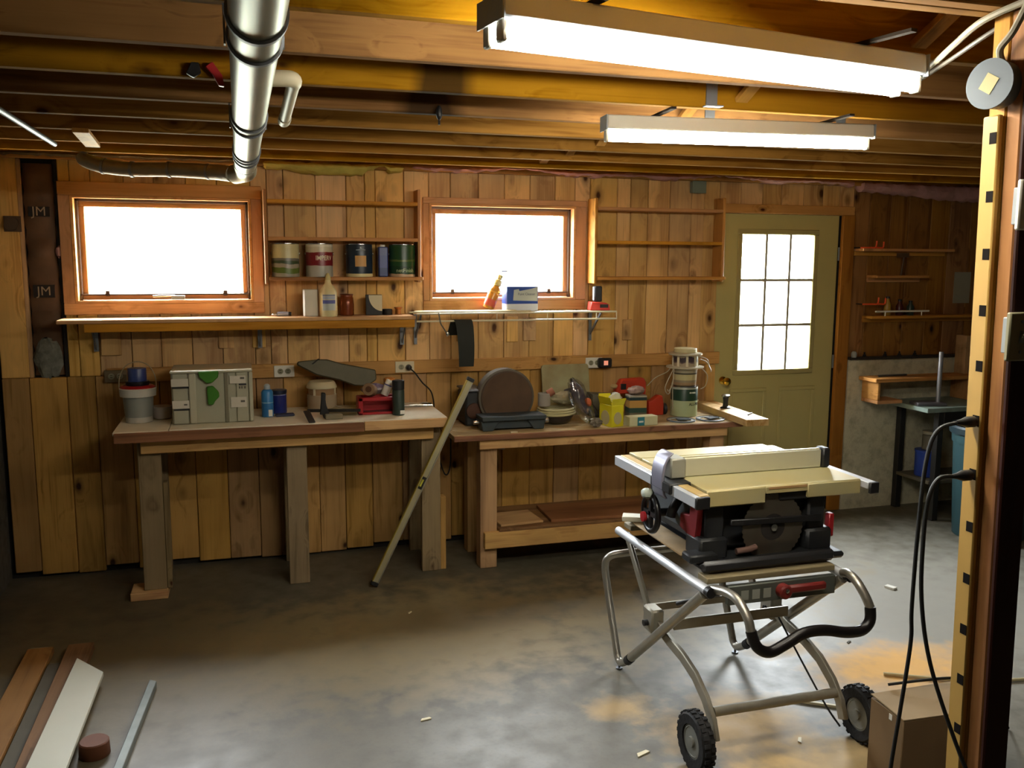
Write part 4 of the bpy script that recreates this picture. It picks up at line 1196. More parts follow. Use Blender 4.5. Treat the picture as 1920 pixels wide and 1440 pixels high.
# ================================================================== RIGHT BENCH
ZB2 = 0.780
b2 = thing('work_table', 'low heavy timber work table with a bottom shelf', 'workbench', (0, 0, 0))
M_b2top = wood('worn_top', 'x', 'z', light='BCA47C', dark='947C54', knots=0.4, vary=0.15, rough=0.6)
for i, (y0, y1) in enumerate(((-0.555, -0.40), (-0.399, -0.242), (-0.241, -0.082))):
    board('top_board', M_b2top, 1.085, 2.86, y0, y1, ZB2 - 0.028, ZB2, b2, 0.002)
board('edge_strip', M_brownedge, 1.085, 2.86, -0.572, -0.556, ZB2 - 0.032, ZB2 - 0.002, b2)
board('apron', M_bench_x, 1.235, 2.77, -0.545, -0.51, ZB2 - 0.087, ZB2 - 0.0285, b2)
board('apron', M_bench_x, 1.235, 2.77, -0.125, -0.09, ZB2 - 0.087, ZB2 - 0.0285, b2)
for x0, x1 in ((1.248, 1.345), (2.675, 2.77)):
    board('leg', M_bench_z, x0, x1, -0.509, -0.42, 0.0, ZB2 - 0.0285, b2)
    board('leg', M_bench_z, x0, x1, -0.215, -0.126, 0.0, ZB2 - 0.0285, b2)
board('rail', M_bench_x, 1.265, 2.76, -0.548, -0.51, 0.122, 0.215, b2)
board('rail', M_bench_x, 1.265, 2.76, -0.125, -0.09, 0.122, 0.215, b2)
for y0, y1 in ((-0.545, -0.40), (-0.398, -0.24), (-0.238, -0.09)):
    board('bottom_shelf_board', wood('dusty_shelf', 'x', 'z', light='8A6438', dark='6A4824', knots=0.5), 1.35, 2.67, y0, y1, 0.2155, 0.232, b2, 0.002)
tag(board('board_offcut', M_bench_x, 1.36, 1.62, -0.50, -0.26, 0.2325, 0.246, None, 0.002, R(4)), 'square plywood offcut on the table bottom shelf at its left end', 'wood offcut')
tag(board('board_offcut', M_brownedge, 1.68, 2.35, -0.52, -0.20, 0.2325, 0.25, None, 0.002, R(-3)), 'long dark panel lying on the table bottom shelf', 'wood panel')
t = thing('canister', 'pale plastic canister hanging under the work table top', 'canister', (1.40, -0.40, 0.66))
MB().lathe([(0.02, 0.0), (0.023, 0.003), (0.023, 0.045), (0.018, 0.05), (0.018, 0.0905)], n=18).build('body', plain('pale_grey_plastic', '8E8C84', 0.4), t)
Z2 = ZB2 + 0.0005

# ---- disc sander
t = thing('disc_sander', 'bench disc sander with a brown worn disc and blue-grey table', 'sander', (1.45, -0.34, Z2))
MB().lathe([(0.150, 0.055), (0.155, 0.05), (0.155, 0.0), (0.150, -0.004), (0.001, -0.004)], (0, 0, 0.165), 48, 'y').build('disc', plain('disc_rim', '4A382A', 0.6), t)
MB().lathe([(0.146, -0.0045), (0.146, -0.0065), (0.001, -0.0066)], (0, 0, 0.165), 48, 'y').build('abrasive', plain('worn_abrasive', '5C4430', 0.85, noise=0.5, nscale=8, col2='3E2C20'), t)
MB().lathe([(0.159, 0.0), (0.166, 0.004), (0.166, 0.075), (0.15, 0.085), (0.001, 0.086)], (0, 0.002, 0.165), 40, 'y').build('guard', plain('dusty_guard', '5A5244', 0.6), t)
MB().cyl((0, 0.09, 0.165), (0, 0.27, 0.165), 0.07, None, 24).build('motor', plain('grey_motor', '3E4244', 0.5), t)
MB().bb(-0.10, 0.10, -0.03, 0.22, 0.0, 0.02).build('foot_plate', plain('blue_grey_cast', '343E44', 0.6), t, bevel=0.004)
M_cast = plain('blue_cast_iron', '2E3A40', 0.6, noise=0.3, nscale=18, col2='4E4A3A')
MB().prism([(-0.185, 0.06), (0.185, 0.06), (0.188, 0.082), (-0.188, 0.082)], -0.16, -0.012).build('work_table', M_cast, t, bevel=0.002)
for s in (-1, 1):
    MB().prism([(s * 0.18, 0.0), (s * 0.19, 0.06), (s * 0.075, 0.06), (s * 0.12, 0.0)], -0.14, -0.03).build('trunnion', M_cast, t, bevel=0.004)
MB().bb(-0.12, 0.12, -0.13, -0.035, 0.012, 0.0595).build('web', M_cast, t, smooth=False)
MB().lathe([(0.016, 0.0), (0.016, 0.02), (0.001, 0.022)], (0.2, -0.09, 0.04), 14, 'x').build('lock_knob', M_steel, t)
MB().lathe([(0.012, 0.0), (0.012, -0.03), (0.001, -0.03)], (-0.19, -0.09, 0.045), 12, 'x').build('lock_knob', M_steel, t)
MB().bb(-0.235, -0.13, 0.04, 0.24, 0.0, 0.2).build('belt_housing', plain('dark_housing', '26282A', 0.6), t, bevel=0.012)
MB().bb(-0.239, -0.125, 0.035, 0.245, 0.2005, 0.212).build('belt_cover', M_galvd, t, bevel=0.003)
MB().lathe([(0.045, 0.0395), (0.045, 0.028), (0.02, 0.024), (0.001, 0.024)], (-0.185, 0, 0.09), 18, 'y').build('pulley', plain('rusty', '4A2E20', 0.8), t)
tag(MB().prism([(-0.02, -0.012), (0.022, -0.004), (0.015, 0.014), (-0.018, 0.01)], 0.0, 0.006, 'z').build('wood_chip', plain('pale_chip', 'D9CFAE', 0.6), None, (1.43, -0.545, Z2)), 'pale wood chip on the table edge before the sander', 'wood chip')

t = thing('sander_plate', 'dusty square plate with rounded corners leaning on the wall', 'plate', (1.91, -0.105, Z2 + 0.002), 0, rot=(R(-11), 0, 0))
cr = [(0.135 + 0.02 * math.cos(R(a)), 0.295 + 0.02 * math.sin(R(a))) for a in (0, 30, 60, 90)]
MB().prism([(-0.155, 0.0), (0.155, 0.0)] + cr + [(-x, z) for x, z in reversed(cr)], -0.006, 0.006).build('plate', plain('dusty_plate', 'A09C74', 0.6, noise=0.7, nscale=7, col2='80683E'), t, bevel=0.002)

t = thing('tape_coil', 'stack of cream hoops on a dark bowl beside the sander', 'hoops', (1.757, -0.32, Z2))
MB().lathe([(0.06, 0.0), (0.09, 0.02), (0.105, 0.05), (0.106, 0.055)], n=30).build('bowl', plain('smoke_bowl', '3C3430', 0.2), t)
for i, z in enumerate((0.062, 0.076, 0.09)):
    MB().tube([((0.112 - 0.002 * i) * math.cos(a) + 0.003 * i, (0.112 - 0.002 * i) * math.sin(a), z + 0.004 * math.cos(a)) for a in [2 * math.pi * k / 28 for k in range(28)]], 0.0075, 8, 0, True).build('hoop', plain('cream_hoop', 'BDB488', 0.45), t)
MB().lathe([(0.104, 0.056), (0.104, 0.06)], n=30).build('bowl_cover', plain('grey_cloth', '8C8472', 0.8), t)
t = thing('cup', 'grey mug with a reddish roll stuck in it on the cream hoops', 'cup', (1.690, -0.30, Z2 + 0.100))
MB().lathe([(0.034, 0.0), (0.037, 0.003), (0.037, 0.075), (0.035, 0.077), (0.033, 0.06), (0.001, 0.06)], n=24).build('cup', plain('grey_mug', '9C948A', 0.3), t)
MB().tube([(0.02, -0.005, 0.07), (0.055, -0.01, 0.09)], 0.022, 16).build('roll', plain('reddish_paper', '9E6248', 0.7), t)
t = thing('rag_bundle', 'pale crumpled rag heaped on the cream hoops', 'rag', (1.825, -0.28, Z2 + 0.104))
MB().blob((0, 0, 0.035), (0.15, 0.10, 0.075), 11, 0.35, 21).build('rag', plain('pale_rag', 'A69C7C', 0.9, noise=0.3, nscale=14), t)
t = thing('tool_bag', 'clear plastic bag with a purple wrapped tool in front of the dusty plate', 'bag', (1.915, -0.452, Z2 + 0.036), 0, rot=(R(-4), R(-24), R(-4)))
MB().blob((0.0, 0.0, 0.12), (0.11, 0.09, 0.27), 12, 0.28, 31).build('bag', M_clear, t)
MB().blob((0.0, 0.0, 0.14), (0.07, 0.06, 0.20), 10, 0.3, 32).build('contents', plain('purple_tool', '463A56', 0.35, noise=0.6, nscale=30, col2='8C7A70'), t)
MB().blob((0.03, -0.03, 0.10), (0.04, 0.03, 0.05), 7, 0.2, 33).build('orange_end', plain('orange_tip', 'B4582E', 0.5), t)
t = thing('crumpled_bag_end', 'shiny crumpled plastic wrap lying at the table front', 'plastic wrap', (1.93, -0.528, Z2 + 0.03))
MB().blob((0, 0, 0), (0.07, 0.05, 0.046), 10, 0.55, 41).build('wrap', plain('shiny_wrap', '8A8274', 0.15, noise=0.7, nscale=40, col2='3A3228'), t)
t = thing('vacuum_hose', 'short dark hose curving behind the plastic bag', 'hose', (1.93, -0.22, Z2))
MB().tube([(-0.07, 0.03, 0.155), (-0.03, 0.02, 0.165), (0.02, 0.0, 0.135), (0.07, -0.02, 0.085), (0.11, -0.03, 0.03), (0.12, -0.03, 0.021)], 0.02, 14, 5).build('hose', plain('blue_grey_hose', '34343E', 0.5), t)
t = thing('bin_scoop', 'dark grey metal bin standing behind the yellow carton', 'bin', (2.13, -0.17, Z2))
MB().prism([(-0.1, 0.0), (0.08, 0.0), (0.08, 0.13), (-0.1, 0.145)], -0.05, 0.06).build('bin', plain('dull_grey_bin', '5A5648', 0.6), t, bevel=0.004)

t = thing('yellow_carton', 'bright yellow open carton with pale ovals at the table front', 'carton', (2.042, -0.481, Z2), R(14))
MB().bb(-0.043, 0.043, -0.06, 0.06, 0.0, 0.125).build('carton', plain('yellow_card', 'DCD01E', 0.5, noise=0.12, nscale=14), t, bevel=0.002)
for p, n_ in ((((-0.043, -0.06), (0.043, -0.06), (0.052, -0.07), (-0.05, -0.075)), 0), (((-0.043, 0.06), (-0.043, -0.06), (-0.06, -0.064), (-0.055, 0.06)), 1), (((0.043, 0.06), (-0.043, 0.06), (-0.043, 0.07), (0.043, 0.07)), 2)):
    a, b, c, d = p
    MB().add([(a[0], a[1], 0.1255), (b[0], b[1], 0.1255), (c[0], c[1], 0.165 + 0.008 * n_), (d[0], d[1], 0.165 + 0.006 * n_), (a[0] * 0.97, a[1] * 0.97, 0.1255), (b[0] * 0.97, b[1] * 0.97, 0.1255), (c[0] * 0.97, c[1] * 0.97, 0.165 + 0.008 * n_), (d[0] * 0.97, d[1] * 0.97, 0.165 + 0.006 * n_)],
             [(0, 1, 2, 3), (7, 6, 5, 4), (0, 4, 5, 1), (1, 5, 6, 2), (2, 6, 7, 3), (3, 7, 4, 0)]).build('flap', plain('yellow_card', 'C9BE1E', 0.5), t, smooth=False)
M_oval = plain('pale_oval', 'B9AC7C', 0.5)
MB().prism([(0.028 * math.cos(a), 0.05 + 0.036 * math.sin(a)) for a in [2 * math.pi * k / 20 for k in range(20)]], -0.0612, -0.0602).build('oval_print', M_oval, t, smooth=False)
MB().prism([(0.04 * math.cos(a), 0.05 + 0.042 * math.sin(a)) for a in [2 * math.pi * k / 20 for k in range(20)]], -0.0442, -0.0432, 'x').build('oval_print', M_oval, t, smooth=False)
t = thing('bulb_box', 'small white box with a teal panel beside the yellow carton', 'box', (2.215, -0.512, Z2), R(4))
MB().bb(-0.092, 0.092, -0.035, 0.035, 0.0, 0.054).build('carton', plain('cream_box', 'CFCAA0', 0.5), t, bevel=0.0015)
MB().bb(-0.04, 0.005, -0.0362, -0.0352, 0.002, 0.052).build('teal_panel', plain('teal_print', '2E7C88', 0.5), t, smooth=False)
MB().bb(-0.032, -0.002, -0.0368, -0.0363, 0.02, 0.03).build('panel_print', M_white, t, smooth=False)
t = thing('striped_carton', 'tall carton with teal and tan bands behind the yellow carton', 'carton', (2.265, -0.33, Z2), R(-6))
MB().bb(-0.055, 0.055, -0.045, 0.045, 0.0, 0.15).build('carton', banded('striped_wrap', [(0.0, '6A6450'), (0.045, '2C4A42'), (0.075, 'B98E4C'), (0.12, '24383C'), (0.138, 'A09A8C')]), t, bevel=0.003)
t = thing('hardware_bag', 'clear bag of reddish hardware on top of the striped carton', 'bag', (2.265, -0.33, Z2 + 0.152))
MB().blob((0, 0, 0.024), (0.11, 0.08, 0.05), 9, 0.4, 51).build('bag', plain('pinkish_bag', 'A89088', 0.25, noise=0.5, nscale=30), t)
t = thing('paper_wad', 'white paper scrap sticking out of the yellow carton', 'paper', (2.075, -0.455, Z2 + 0.126))
MB().blob((0, 0, 0.03), (0.08, 0.05, 0.06), 8, 0.4, 61).build('paper', plain('white_paper', 'C9C4B4', 0.7), t)
t = thing('orange_tool', 'orange-red plastic tool casing behind the striped carton', 'tool', (2.29, -0.17, Z2))
MB().prism([(-0.10, 0.15), (-0.06, 0.225), (0.09, 0.23), (0.105, 0.20), (0.1, 0.0), (0.06, 0.0), (0.055, 0.14), (-0.08, 0.13)], -0.03, 0.03).build('casing', plain('orange_red', 'B8361E', 0.45), t, bevel=0.008)
MB().bb(-0.07, -0.03, -0.032, 0.03, 0.16, 0.2).build('trigger', M_black, t, bevel=0.004)
MB().blob((-0.1, 0, 0.18), (0.05, 0.04, 0.03), 8).build('nose', plain('tan_nose', 'B49C6A', 0.5), t)
t = thing('orange_holder', 'orange plastic holder with a black roller beside the striped carton', 'tool', (2.44, -0.22, Z2))
MB().prism([(-0.045, 0.0), (0.055, 0.0), (0.055, 0.07), (0.045, 0.12), (0.02, 0.125), (-0.03, 0.09), (-0.05, 0.09)], -0.025, 0.025).build('holder', plain('orange_red', 'B8361E', 0.45), t, bevel=0.004)
MB().lathe([(0.033, -0.0), (0.035, 0.004), (0.035, 0.02), (0.001, 0.022)], (0.056, 0, 0.036), 18, 'x').build('roller', M_black, t)

# ---- stack: paint can, tub, wire spool
t = thing('primer_can', 'green and white paint can lettered ALL-PRO at the bottom of a stack', 'paint can', (2.615, -0.275, Z2))
rc_ = 0.083
MB().lathe([(rc_ - 0.003, 0.0), (rc_, 0.002), (rc_, 0.178), (rc_ - 0.002, 0.182)], n=36).build('wrap', banded('primer_wrap', [(0.0, 'A9B48A'), (0.098, '1E3A2A'), (0.168, '9CA090')], blot=(0.02, 8.0)), t)
MB().lathe([(rc_ - 0.006, 0.182), (rc_ + 0.002, 0.183), (rc_ + 0.002, 0.188), (rc_ - 0.01, 0.189), (0.001, 0.186)], n=36).build('lid', M_steel, t)
for x0, x1 in ((-0.006, 0.008), (0.012, 0.034)):
    MB().bb(x0, x1, -rc_ - 0.001, -rc_ + 0.012, 0.146, 0.154).build('label_print', plain('white_print', 'D2D6C8', 0.5), t, smooth=False)
wraptext('ALL-PRO', 0.024, plain('black_lettering', '1A1C18', 0.5), t, rc_, 0.078, 0.42, 0.0004, 0.9)
MB().bb(0.07, 0.082, -0.035, -0.03, 0.09, 0.098).build('ear', M_steel, t)
t = thing('clear_tub', 'milky clear tub of screws standing on the green paint can', 'tub', (2.615, -0.275, Z2 + 0.190))
MB().lathe([(0.068, 0.0), (0.071, 0.003), (0.075, 0.095), (0.078, 0.096), (0.078, 0.106), (0.001, 0.107)], n=32).build('tub', banded('tub_wrap', [(0.0, '9A7E5C'), (0.02, '8C8068'), (0.035, 'B9AE80'), (0.07, '4A4434'), (0.08, 'A8A08A')]), t)
t = thing('wire_spool', 'pale wire reel with loose wires at the top of the can stack', 'reel', (2.615, -0.275, Z2 + 0.298))
MB().lathe([(0.113, 0.0), (0.115, 0.003), (0.115, 0.008), (0.08, 0.01), (0.078, 0.012)], n=34).build('flange', plain('pale_reel', 'BDB49A', 0.5), t)
MB().lathe([(0.078, 0.0105), (0.078, 0.078)], n=34).build('core', banded('reel_core', [(0.0, 'A8987C'), (0.035, '6E5A54'), (0.042, '3A2E34'), (0.07, 'A89C84')], blot=(0.15, 30.0)), t)
for k in range(9):
    a = 2 * math.pi * k / 9 + 0.2
    MB().bb(-0.007, 0.007, -0.002, 0.003, 0.012, 0.078).build('core_rib', M_ivory, t, (0.08 * math.cos(a), 0.08 * math.sin(a), 0), a + R(90))
MB().lathe([(0.1, 0.0785), (0.103, 0.081), (0.103, 0.09), (0.07, 0.093), (0.001, 0.093)], n=34).build('flange', plain('pale_reel', 'BDB49A', 0.5), t)
MB().lathe([(0.067, 0.0935), (0.07, 0.096), (0.07, 0.117), (0.067, 0.12), (0.001, 0.12)], n=30).build('roll', plain('cream_roll', 'CFC496', 0.5), t)
M_lw = plain('pale_loose_wire', 'A8A088', 0.5)
for w in ([(-0.11, -0.02, 0.0), (-0.15, -0.05, -0.02), (-0.22, -0.05, -0.05), (-0.27, -0.04, -0.1)], [(-0.1, -0.05, 0.0), (-0.12, -0.08, -0.08), (-0.15, -0.09, -0.13), (-0.155, -0.08, -0.12)],
          [(-0.1, -0.05, 0.0), (-0.115, -0.07, -0.1), (-0.112, -0.07, -0.2), (-0.105, -0.06, -0.25)], [(0.09, -0.03, 0.05), (0.14, -0.02, 0.03), (0.165, -0.03, -0.02), (0.16, -0.03, -0.03)],
          [(0.1, -0.02, -0.002), (0.14, -0.03, -0.05), (0.12, -0.05, -0.11), (0.08, -0.06, -0.13)], [(0.07, -0.04, 0.07), (0.13, -0.04, 0.05), (0.15, -0.03, 0.0)], [(-0.1, -0.05, 0.005), (-0.16, -0.06, -0.11), (-0.135, -0.065, -0.15), (-0.105, -0.06, -0.04)]):
    MB().tube(w, 0.0028, 6, 6).build('loose_wire', M_lw, t)

# ---- thin rings and the plank at the right end
for x, y, r_, rz, lab in ((2.505, -0.455, 0.085, 0.0, 'flat white and blue ring lying left at the table front edge'), (2.698, -0.462, 0.085, 0.5, 'flat blue rimmed ring lying right at the table front edge')):
    t = thing('flat_ring', lab, 'ring', (x, y, Z2), rz, 'flat rings at the table edge')
    MB().lathe([(r_ * 0.72, 0.0), (r_, 0.0), (r_, 0.006), (r_ * 0.72, 0.006), (r_ * 0.72, 0.0)], n=36, caps=False).build('ring', plain('grey_white_ring', 'AEB2AC', 0.4), t)
    MB().lathe([(r_ * 0.96, 0.0062), (r_ + 0.001, 0.004), (r_ + 0.001, 0.008), (r_ * 0.96, 0.009), (r_ * 0.96, 0.0062)], n=36, caps=False).build('rim', plain('slate_rim', '3C5064', 0.4), t)
    MB().prism([(-0.03, -0.02), (0.05, -0.03), (0.055, 0.02), (-0.02, 0.03)], 0.007, 0.012, 'z').build('tab', plain('dark_tab', '2C343C', 0.5), t)
plk = tag(MB().box((0, 0, 0), (0.145, 0.70, 0.04)).build('loose_plank', wood('loose_plank', 'y', 'z', light='C9A878', dark='A4773E', knots=0.4), None, (2.872, -0.385, ZB2 + 0.0205), R(-3), 0.002, False),
          'short thick plank overhanging the right end of the table', 'plank')
t = thing('valve_handle', 'small black tool with a chrome collar standing on the loose plank', 'tool', (2.875, -0.33, ZB2 + 0.041))
MB().lathe([(0.034, 0.0), (0.03, 0.006), (0.017, 0.012), (0.015, 0.04), (0.018, 0.07)], n=18).build('grip', M_black, t)
MB().lathe([(0.018, 0.07), (0.026, 0.073), (0.026, 0.082), (0.018, 0.086), (0.001, 0.087)], n=18).build('collar', M_steel, t)
tag(MB().tube([(2.87, -0.60, ZB2 + 0.045), (2.90, -0.57, ZB2 + 0.045), (2.925, -0.555, ZB2 + 0.045)], 0.004, 8).build('scriber', M_black), 'thin dark tool lying on the end of the loose plank', 'tool')

# ================================================================== TABLE SAW (front faces the windows' left, its stored blade faces the viewer)
ZT = 0.93
saw = thing('table_saw', 'portable table saw with aluminium table, fence and spare blade on its side', 'table saw', (1.85, -2.15, 0.640))


def sx(x):
    return x - 1.85


def sy(y):
    return y + 2.15


def sz(z):
    return z - 0.640


def SB(name, mat, x0, x1, y0, y1, z0, z1, bevel=0.003, par=None):
    return MB().bb(sx(x0), sx(x1), sy(y0), sy(y1), sz(z0), sz(z1)).build(name, mat, par or saw, bevel=bevel)


M_saw = plain('saw_black', '1E2024', 0.5, noise=0.3, nscale=14, col2='3A3830')
M_tab = plain('dusty_aluminium_top', 'B6AE84', 0.45, 0.12, noise=0.5, nscale=5, col2='C4AC68')
M_rail = plain('rail_aluminium', 'C9CCD2', 0.4, 0.25)
# table: fixed part and sliding extension, with apron
SB('table_top', M_tab, 1.552, 2.195, -2.475, -2.06, ZT - 0.012, ZT, 0.002)
SB('table_top', M_tab, 1.552, 2.195, -2.055, -1.94, ZT - 0.012, ZT, 0.002)
SB('extension_top', M_tab, 1.552, 2.195, -1.93, -1.815, ZT - 0.012, ZT, 0.002)
SB('blade_insert', plain('insert_plate', '9A9474', 0.5, 0.3), 1.70, 2.05, -2.10, -2.05, ZT + 0.0002, ZT + 0.0022, 0.0005)
SB('apron', M_tab, 1.552, 1.79, -2.48, -2.465, ZT - 0.062, ZT - 0.002, 0.004)
SB('apron', M_tab, 1.79, 1.965, -2.48, -2.465, ZT - 0.028, ZT - 0.002, 0.002)
SB('apron', M_tab, 1.965, 2.195, -2.48, -2.465, ZT - 0.055, ZT - 0.002, 0.004)
SB('apron', M_tab, 2.18, 2.195, -2.464, -1.815, ZT - 0.05, ZT - 0.0125, 0.002)
SB('apron', M_tab, 1.552, 1.567, -2.464, -1.815, ZT - 0.05, ZT - 0.0125, 0.002)
SB('apron', M_tab, 1.568, 2.179, -1.83, -1.815, ZT - 0.05, ZT - 0.0125, 0.002)
SB('scale_strip', plain('scale_tape', 'B08C5C', 0.5), 1.80, 1.96, -2.482, -2.4805, ZT - 0.012, ZT - 0.003, 0)
# front rail (left in view) and rear rail
SB('front_rail', M_rail, 1.478, 1.50, -2.53, -1.835, ZT - 0.045, ZT - 0.006, 0.002)
SB('rail_top', plain('rail_scale', 'B69A62', 0.45), 1.5005, 1.54, -2.52, -1.84, ZT - 0.02, ZT - 0.004, 0.002)
SB('rail_cap', M_black, 1.476, 1.53, -2.545, -2.5305, ZT - 0.047, ZT - 0.004, 0.003)
SB('rear_rail', M_rail, 2.197, 2.235, -2.515, -1.835, ZT - 0.03, ZT - 0.004, 0.002)
SB('rail_cap', M_black, 2.197, 2.237, -2.53, -2.5155, ZT - 0.045, ZT - 0.003, 0.003)
# rip fence across the table
fence = SB('rip_fence', plain('fence_aluminium', 'CAC6AC', 0.4, 0.15), 1.565, 2.165, -2.275, -2.235, ZT + 0.001, ZT + 0.072, 0.003)
SB('fence_groove', M_tab, 1.566, 2.164, -2.262, -2.248, ZT + 0.0722, ZT + 0.075, 0.0005, saw)
SB('fence_end', M_black, 2.166, 2.20, -2.285, -2.23, ZT + 0.001, ZT + 0.078, 0.006)
SB('fence_head', plain('head_grey', 'A3A294', 0.45, 0.3), 1.50, 1.564, -2.30, -2.22, ZT + 0.001, ZT + 0.078, 0.006)
SB('fence_carriage', M_black, 1.465, 1.56, -2.36, -2.20, ZT - 0.04, ZT + 0.0005, 0.005)
mb = MB()
arcp = [(1.50, 0.10), (1.482, 0.085), (1.468, 0.055), (1.462, 0.02), (1.463, -0.02), (1.468, -0.055), (1.478, -0.07)]
mb.rings([[(sx(x), sy(-2.305), sz(ZT + z)), (sx(x), sy(-2.215), sz(ZT + z)), (sx(x) + 0.012, sy(-2.215), sz(ZT + z)), (sx(x) + 0.012, sy(-2.305), sz(ZT + z))] for x, z in arcp])
mb.build('fence_lever', plain('lever_grey', '8E8EA0', 0.35, 0.3), saw, bevel=0.003)
# body
body = MB()
body.prism([(sx(1.60), sz(0.685)), (sx(2.10), sz(0.685)), (sx(2.07), sz(0.78)), (sx(2.06), sz(0.877)), (sx(1.60), sz(0.877))], sy(-2.40), sy(-1.92))
body.build('body', M_saw, saw, bevel=0.01)
SB('corner_column', M_saw, 1.572, 1.65, -2.44, -2.36, 0.66, 0.866, 0.008)
SB('corner_foot', M_saw, 1.545, 1.66, -2.455, -2.34, 0.66, 0.745, 0.01)
SB('corner_column', M_saw, 2.0, 2.075, -2.44, -2.36, 0.66, 0.872, 0.008)
SB('corner_foot', M_saw, 1.99, 2.10, -2.455, -2.34, 0.66, 0.745, 0.01)
SB('front_panel', plain('panel_grey', '565C60', 0.5, noise=0.4, nscale=9), 1.572, 1.599, -2.36, -2.0, 0.73, 0.876, 0.004)
SB('cutout_bridge', M_saw, 1.86, 1.985, -2.46, -2.40, 0.865, 0.9, 0.006)
# base tray
SB('base_tray', M_saw, 1.53, 2.12, -2.51, -1.86, 0.642, 0.668, 0.01)
SB('base_lip', plain('lip_steel', '2A2A2C', 0.35), 1.515, 2.06, -2.535, -2.511, 0.645, 0.688, 0.012)
SB('base_lip', M_saw, 1.49, 1.60, -2.49, -2.42, 0.669, 0.70, 0.006)
SB('side_dust_tray', plain('dust_on_tray', 'A08660', 0.9, noise=0.5, nscale=16, col2='7E6E54'), 1.50, 1.60, -2.40, -1.92, 0.6685, 0.676, 0.003)
# spare blade
mb = MB()
pr = []
for i in range(120):
    a = 2 * math.pi * i / 120
    r_ = 0.127 if i % 3 else 0.123
    pr.append((r_ * math.cos(a), r_ * math.sin(a)))
bl = MB().prism(pr, -0.0012, 0.0012).build('spare_blade', plain('dull_blade', '7C766A', 0.32, 0.8, noise=0.4, nscale=9, col2='6E5642'), saw, (sx(1.842), sy(-2.452), sz(0.768)))
MB().lathe([(0.05, -0.0016), (0.05, -0.0022), (0.001, -0.0023)], n=24, axis='y').build('blade_print', plain('blade_dark', '2A2624', 0.5), bl)
MB().lathe([(0.013, -0.0023), (0.013, -0.012), (0.001, -0.013)], n=14, axis='y').build('arbor_knob', M_steel, bl)
MB().cyl((0, 0.0015, 0), (0, 0.052, 0), 0.012, None, 12).build('peg', M_saw, bl)
MB().bar((sx(1.66), sy(-2.462), sz(0.80)), (sx(2.04), sy(-2.462), sz(0.79)), 0.012, 0.024).build('storage_wrench', M_black, saw, bevel=0.003)
MB().tube([(sx(1.69), sy(-2.46), sz(0.69)), (sx(1.74), sy(-2.465), sz(0.695)), (sx(1.77), sy(-2.46), sz(0.70))], 0.012, 10).build('push_stick_grip', plain('dull_pink', '6E5248', 0.6), saw)
# red parts
MB().prism([(sy(-2.43), sz(0.87)), (sy(-2.37), sz(0.87)), (sy(-2.36), sz(0.81)), (sy(-2.29), sz(0.80)), (sy(-2.29), sz(0.745)), (sy(-2.34), sz(0.735)), (sy(-2.36), sz(0.69)), (sy(-2.40), sz(0.69)), (sy(-2.42), sz(0.78))], sx(1.548), sx(1.5715), 'x').build('power_switch', plain('switch_red', '8A1E24', 0.45), saw, bevel=0.004)
SB('bevel_lock', M_red, 2.101, 2.125, -2.43, -2.40, 0.70, 0.79, 0.004)
# height wheel and bevel lock on the front
hub = (sx(1.478), sy(-2.19), sz(0.775))
MB().tube([(0, 0.062 * math.cos(a), 0.068 * math.sin(a)) for a in [2 * math.pi * k / 28 for k in range(28)]], 0.012, 10, 0, True).build('height_wheel', M_blackg, saw, hub)
MB().cyl((0, 0, 0), (0.11, 0, 0), 0.016, None, 14).bar((0, -0.06, 0), (0, 0.06, 0), 0.014, 0.018).bar((0, 0, -0.06), (0, 0, 0.06), 0.014, 0.018, (0, 1, 0)).build('wheel_spokes', M_black, saw, hub)
MB().blob((-0.01, 0.015, 0.075), (0.05, 0.06, 0.04), 8, 0.2, 3).build('wheel_knob', plain('dusty_knob', '9AA294', 0.5), saw, hub)
MB().lathe([(0.02, -0.012), (0.02, -0.022), (0.001, -0.023)], (0, 0.03, -0.02), 14, 'x').build('hub_cap', M_red, saw, hub)
MB().tube([(sx(1.57), sy(-2.26), sz(0.86)), (sx(1.53), sy(-2.27), sz(0.81)), (sx(1.52), sy(-2.27), sz(0.78))], 0.018, 12, 4).build('bevel_handle', M_black, saw)

# small white tag hung on the stand corner
# ================================================================== ROLLING STAND
st = thing('rolling_saw_stand', 'folding aluminium saw stand with two wheels and a black grip', 'saw stand', (1.78, -2.25, 0))


def P(*pts):
    return [(x - 1.78, y + 2.25, z) for x, y, z in pts]


def TB(name, mat, pts, r, smooth=0, par=None, n=14):
    return MB().tube(P(*pts), r, n, smooth).build(name, mat, par or st)


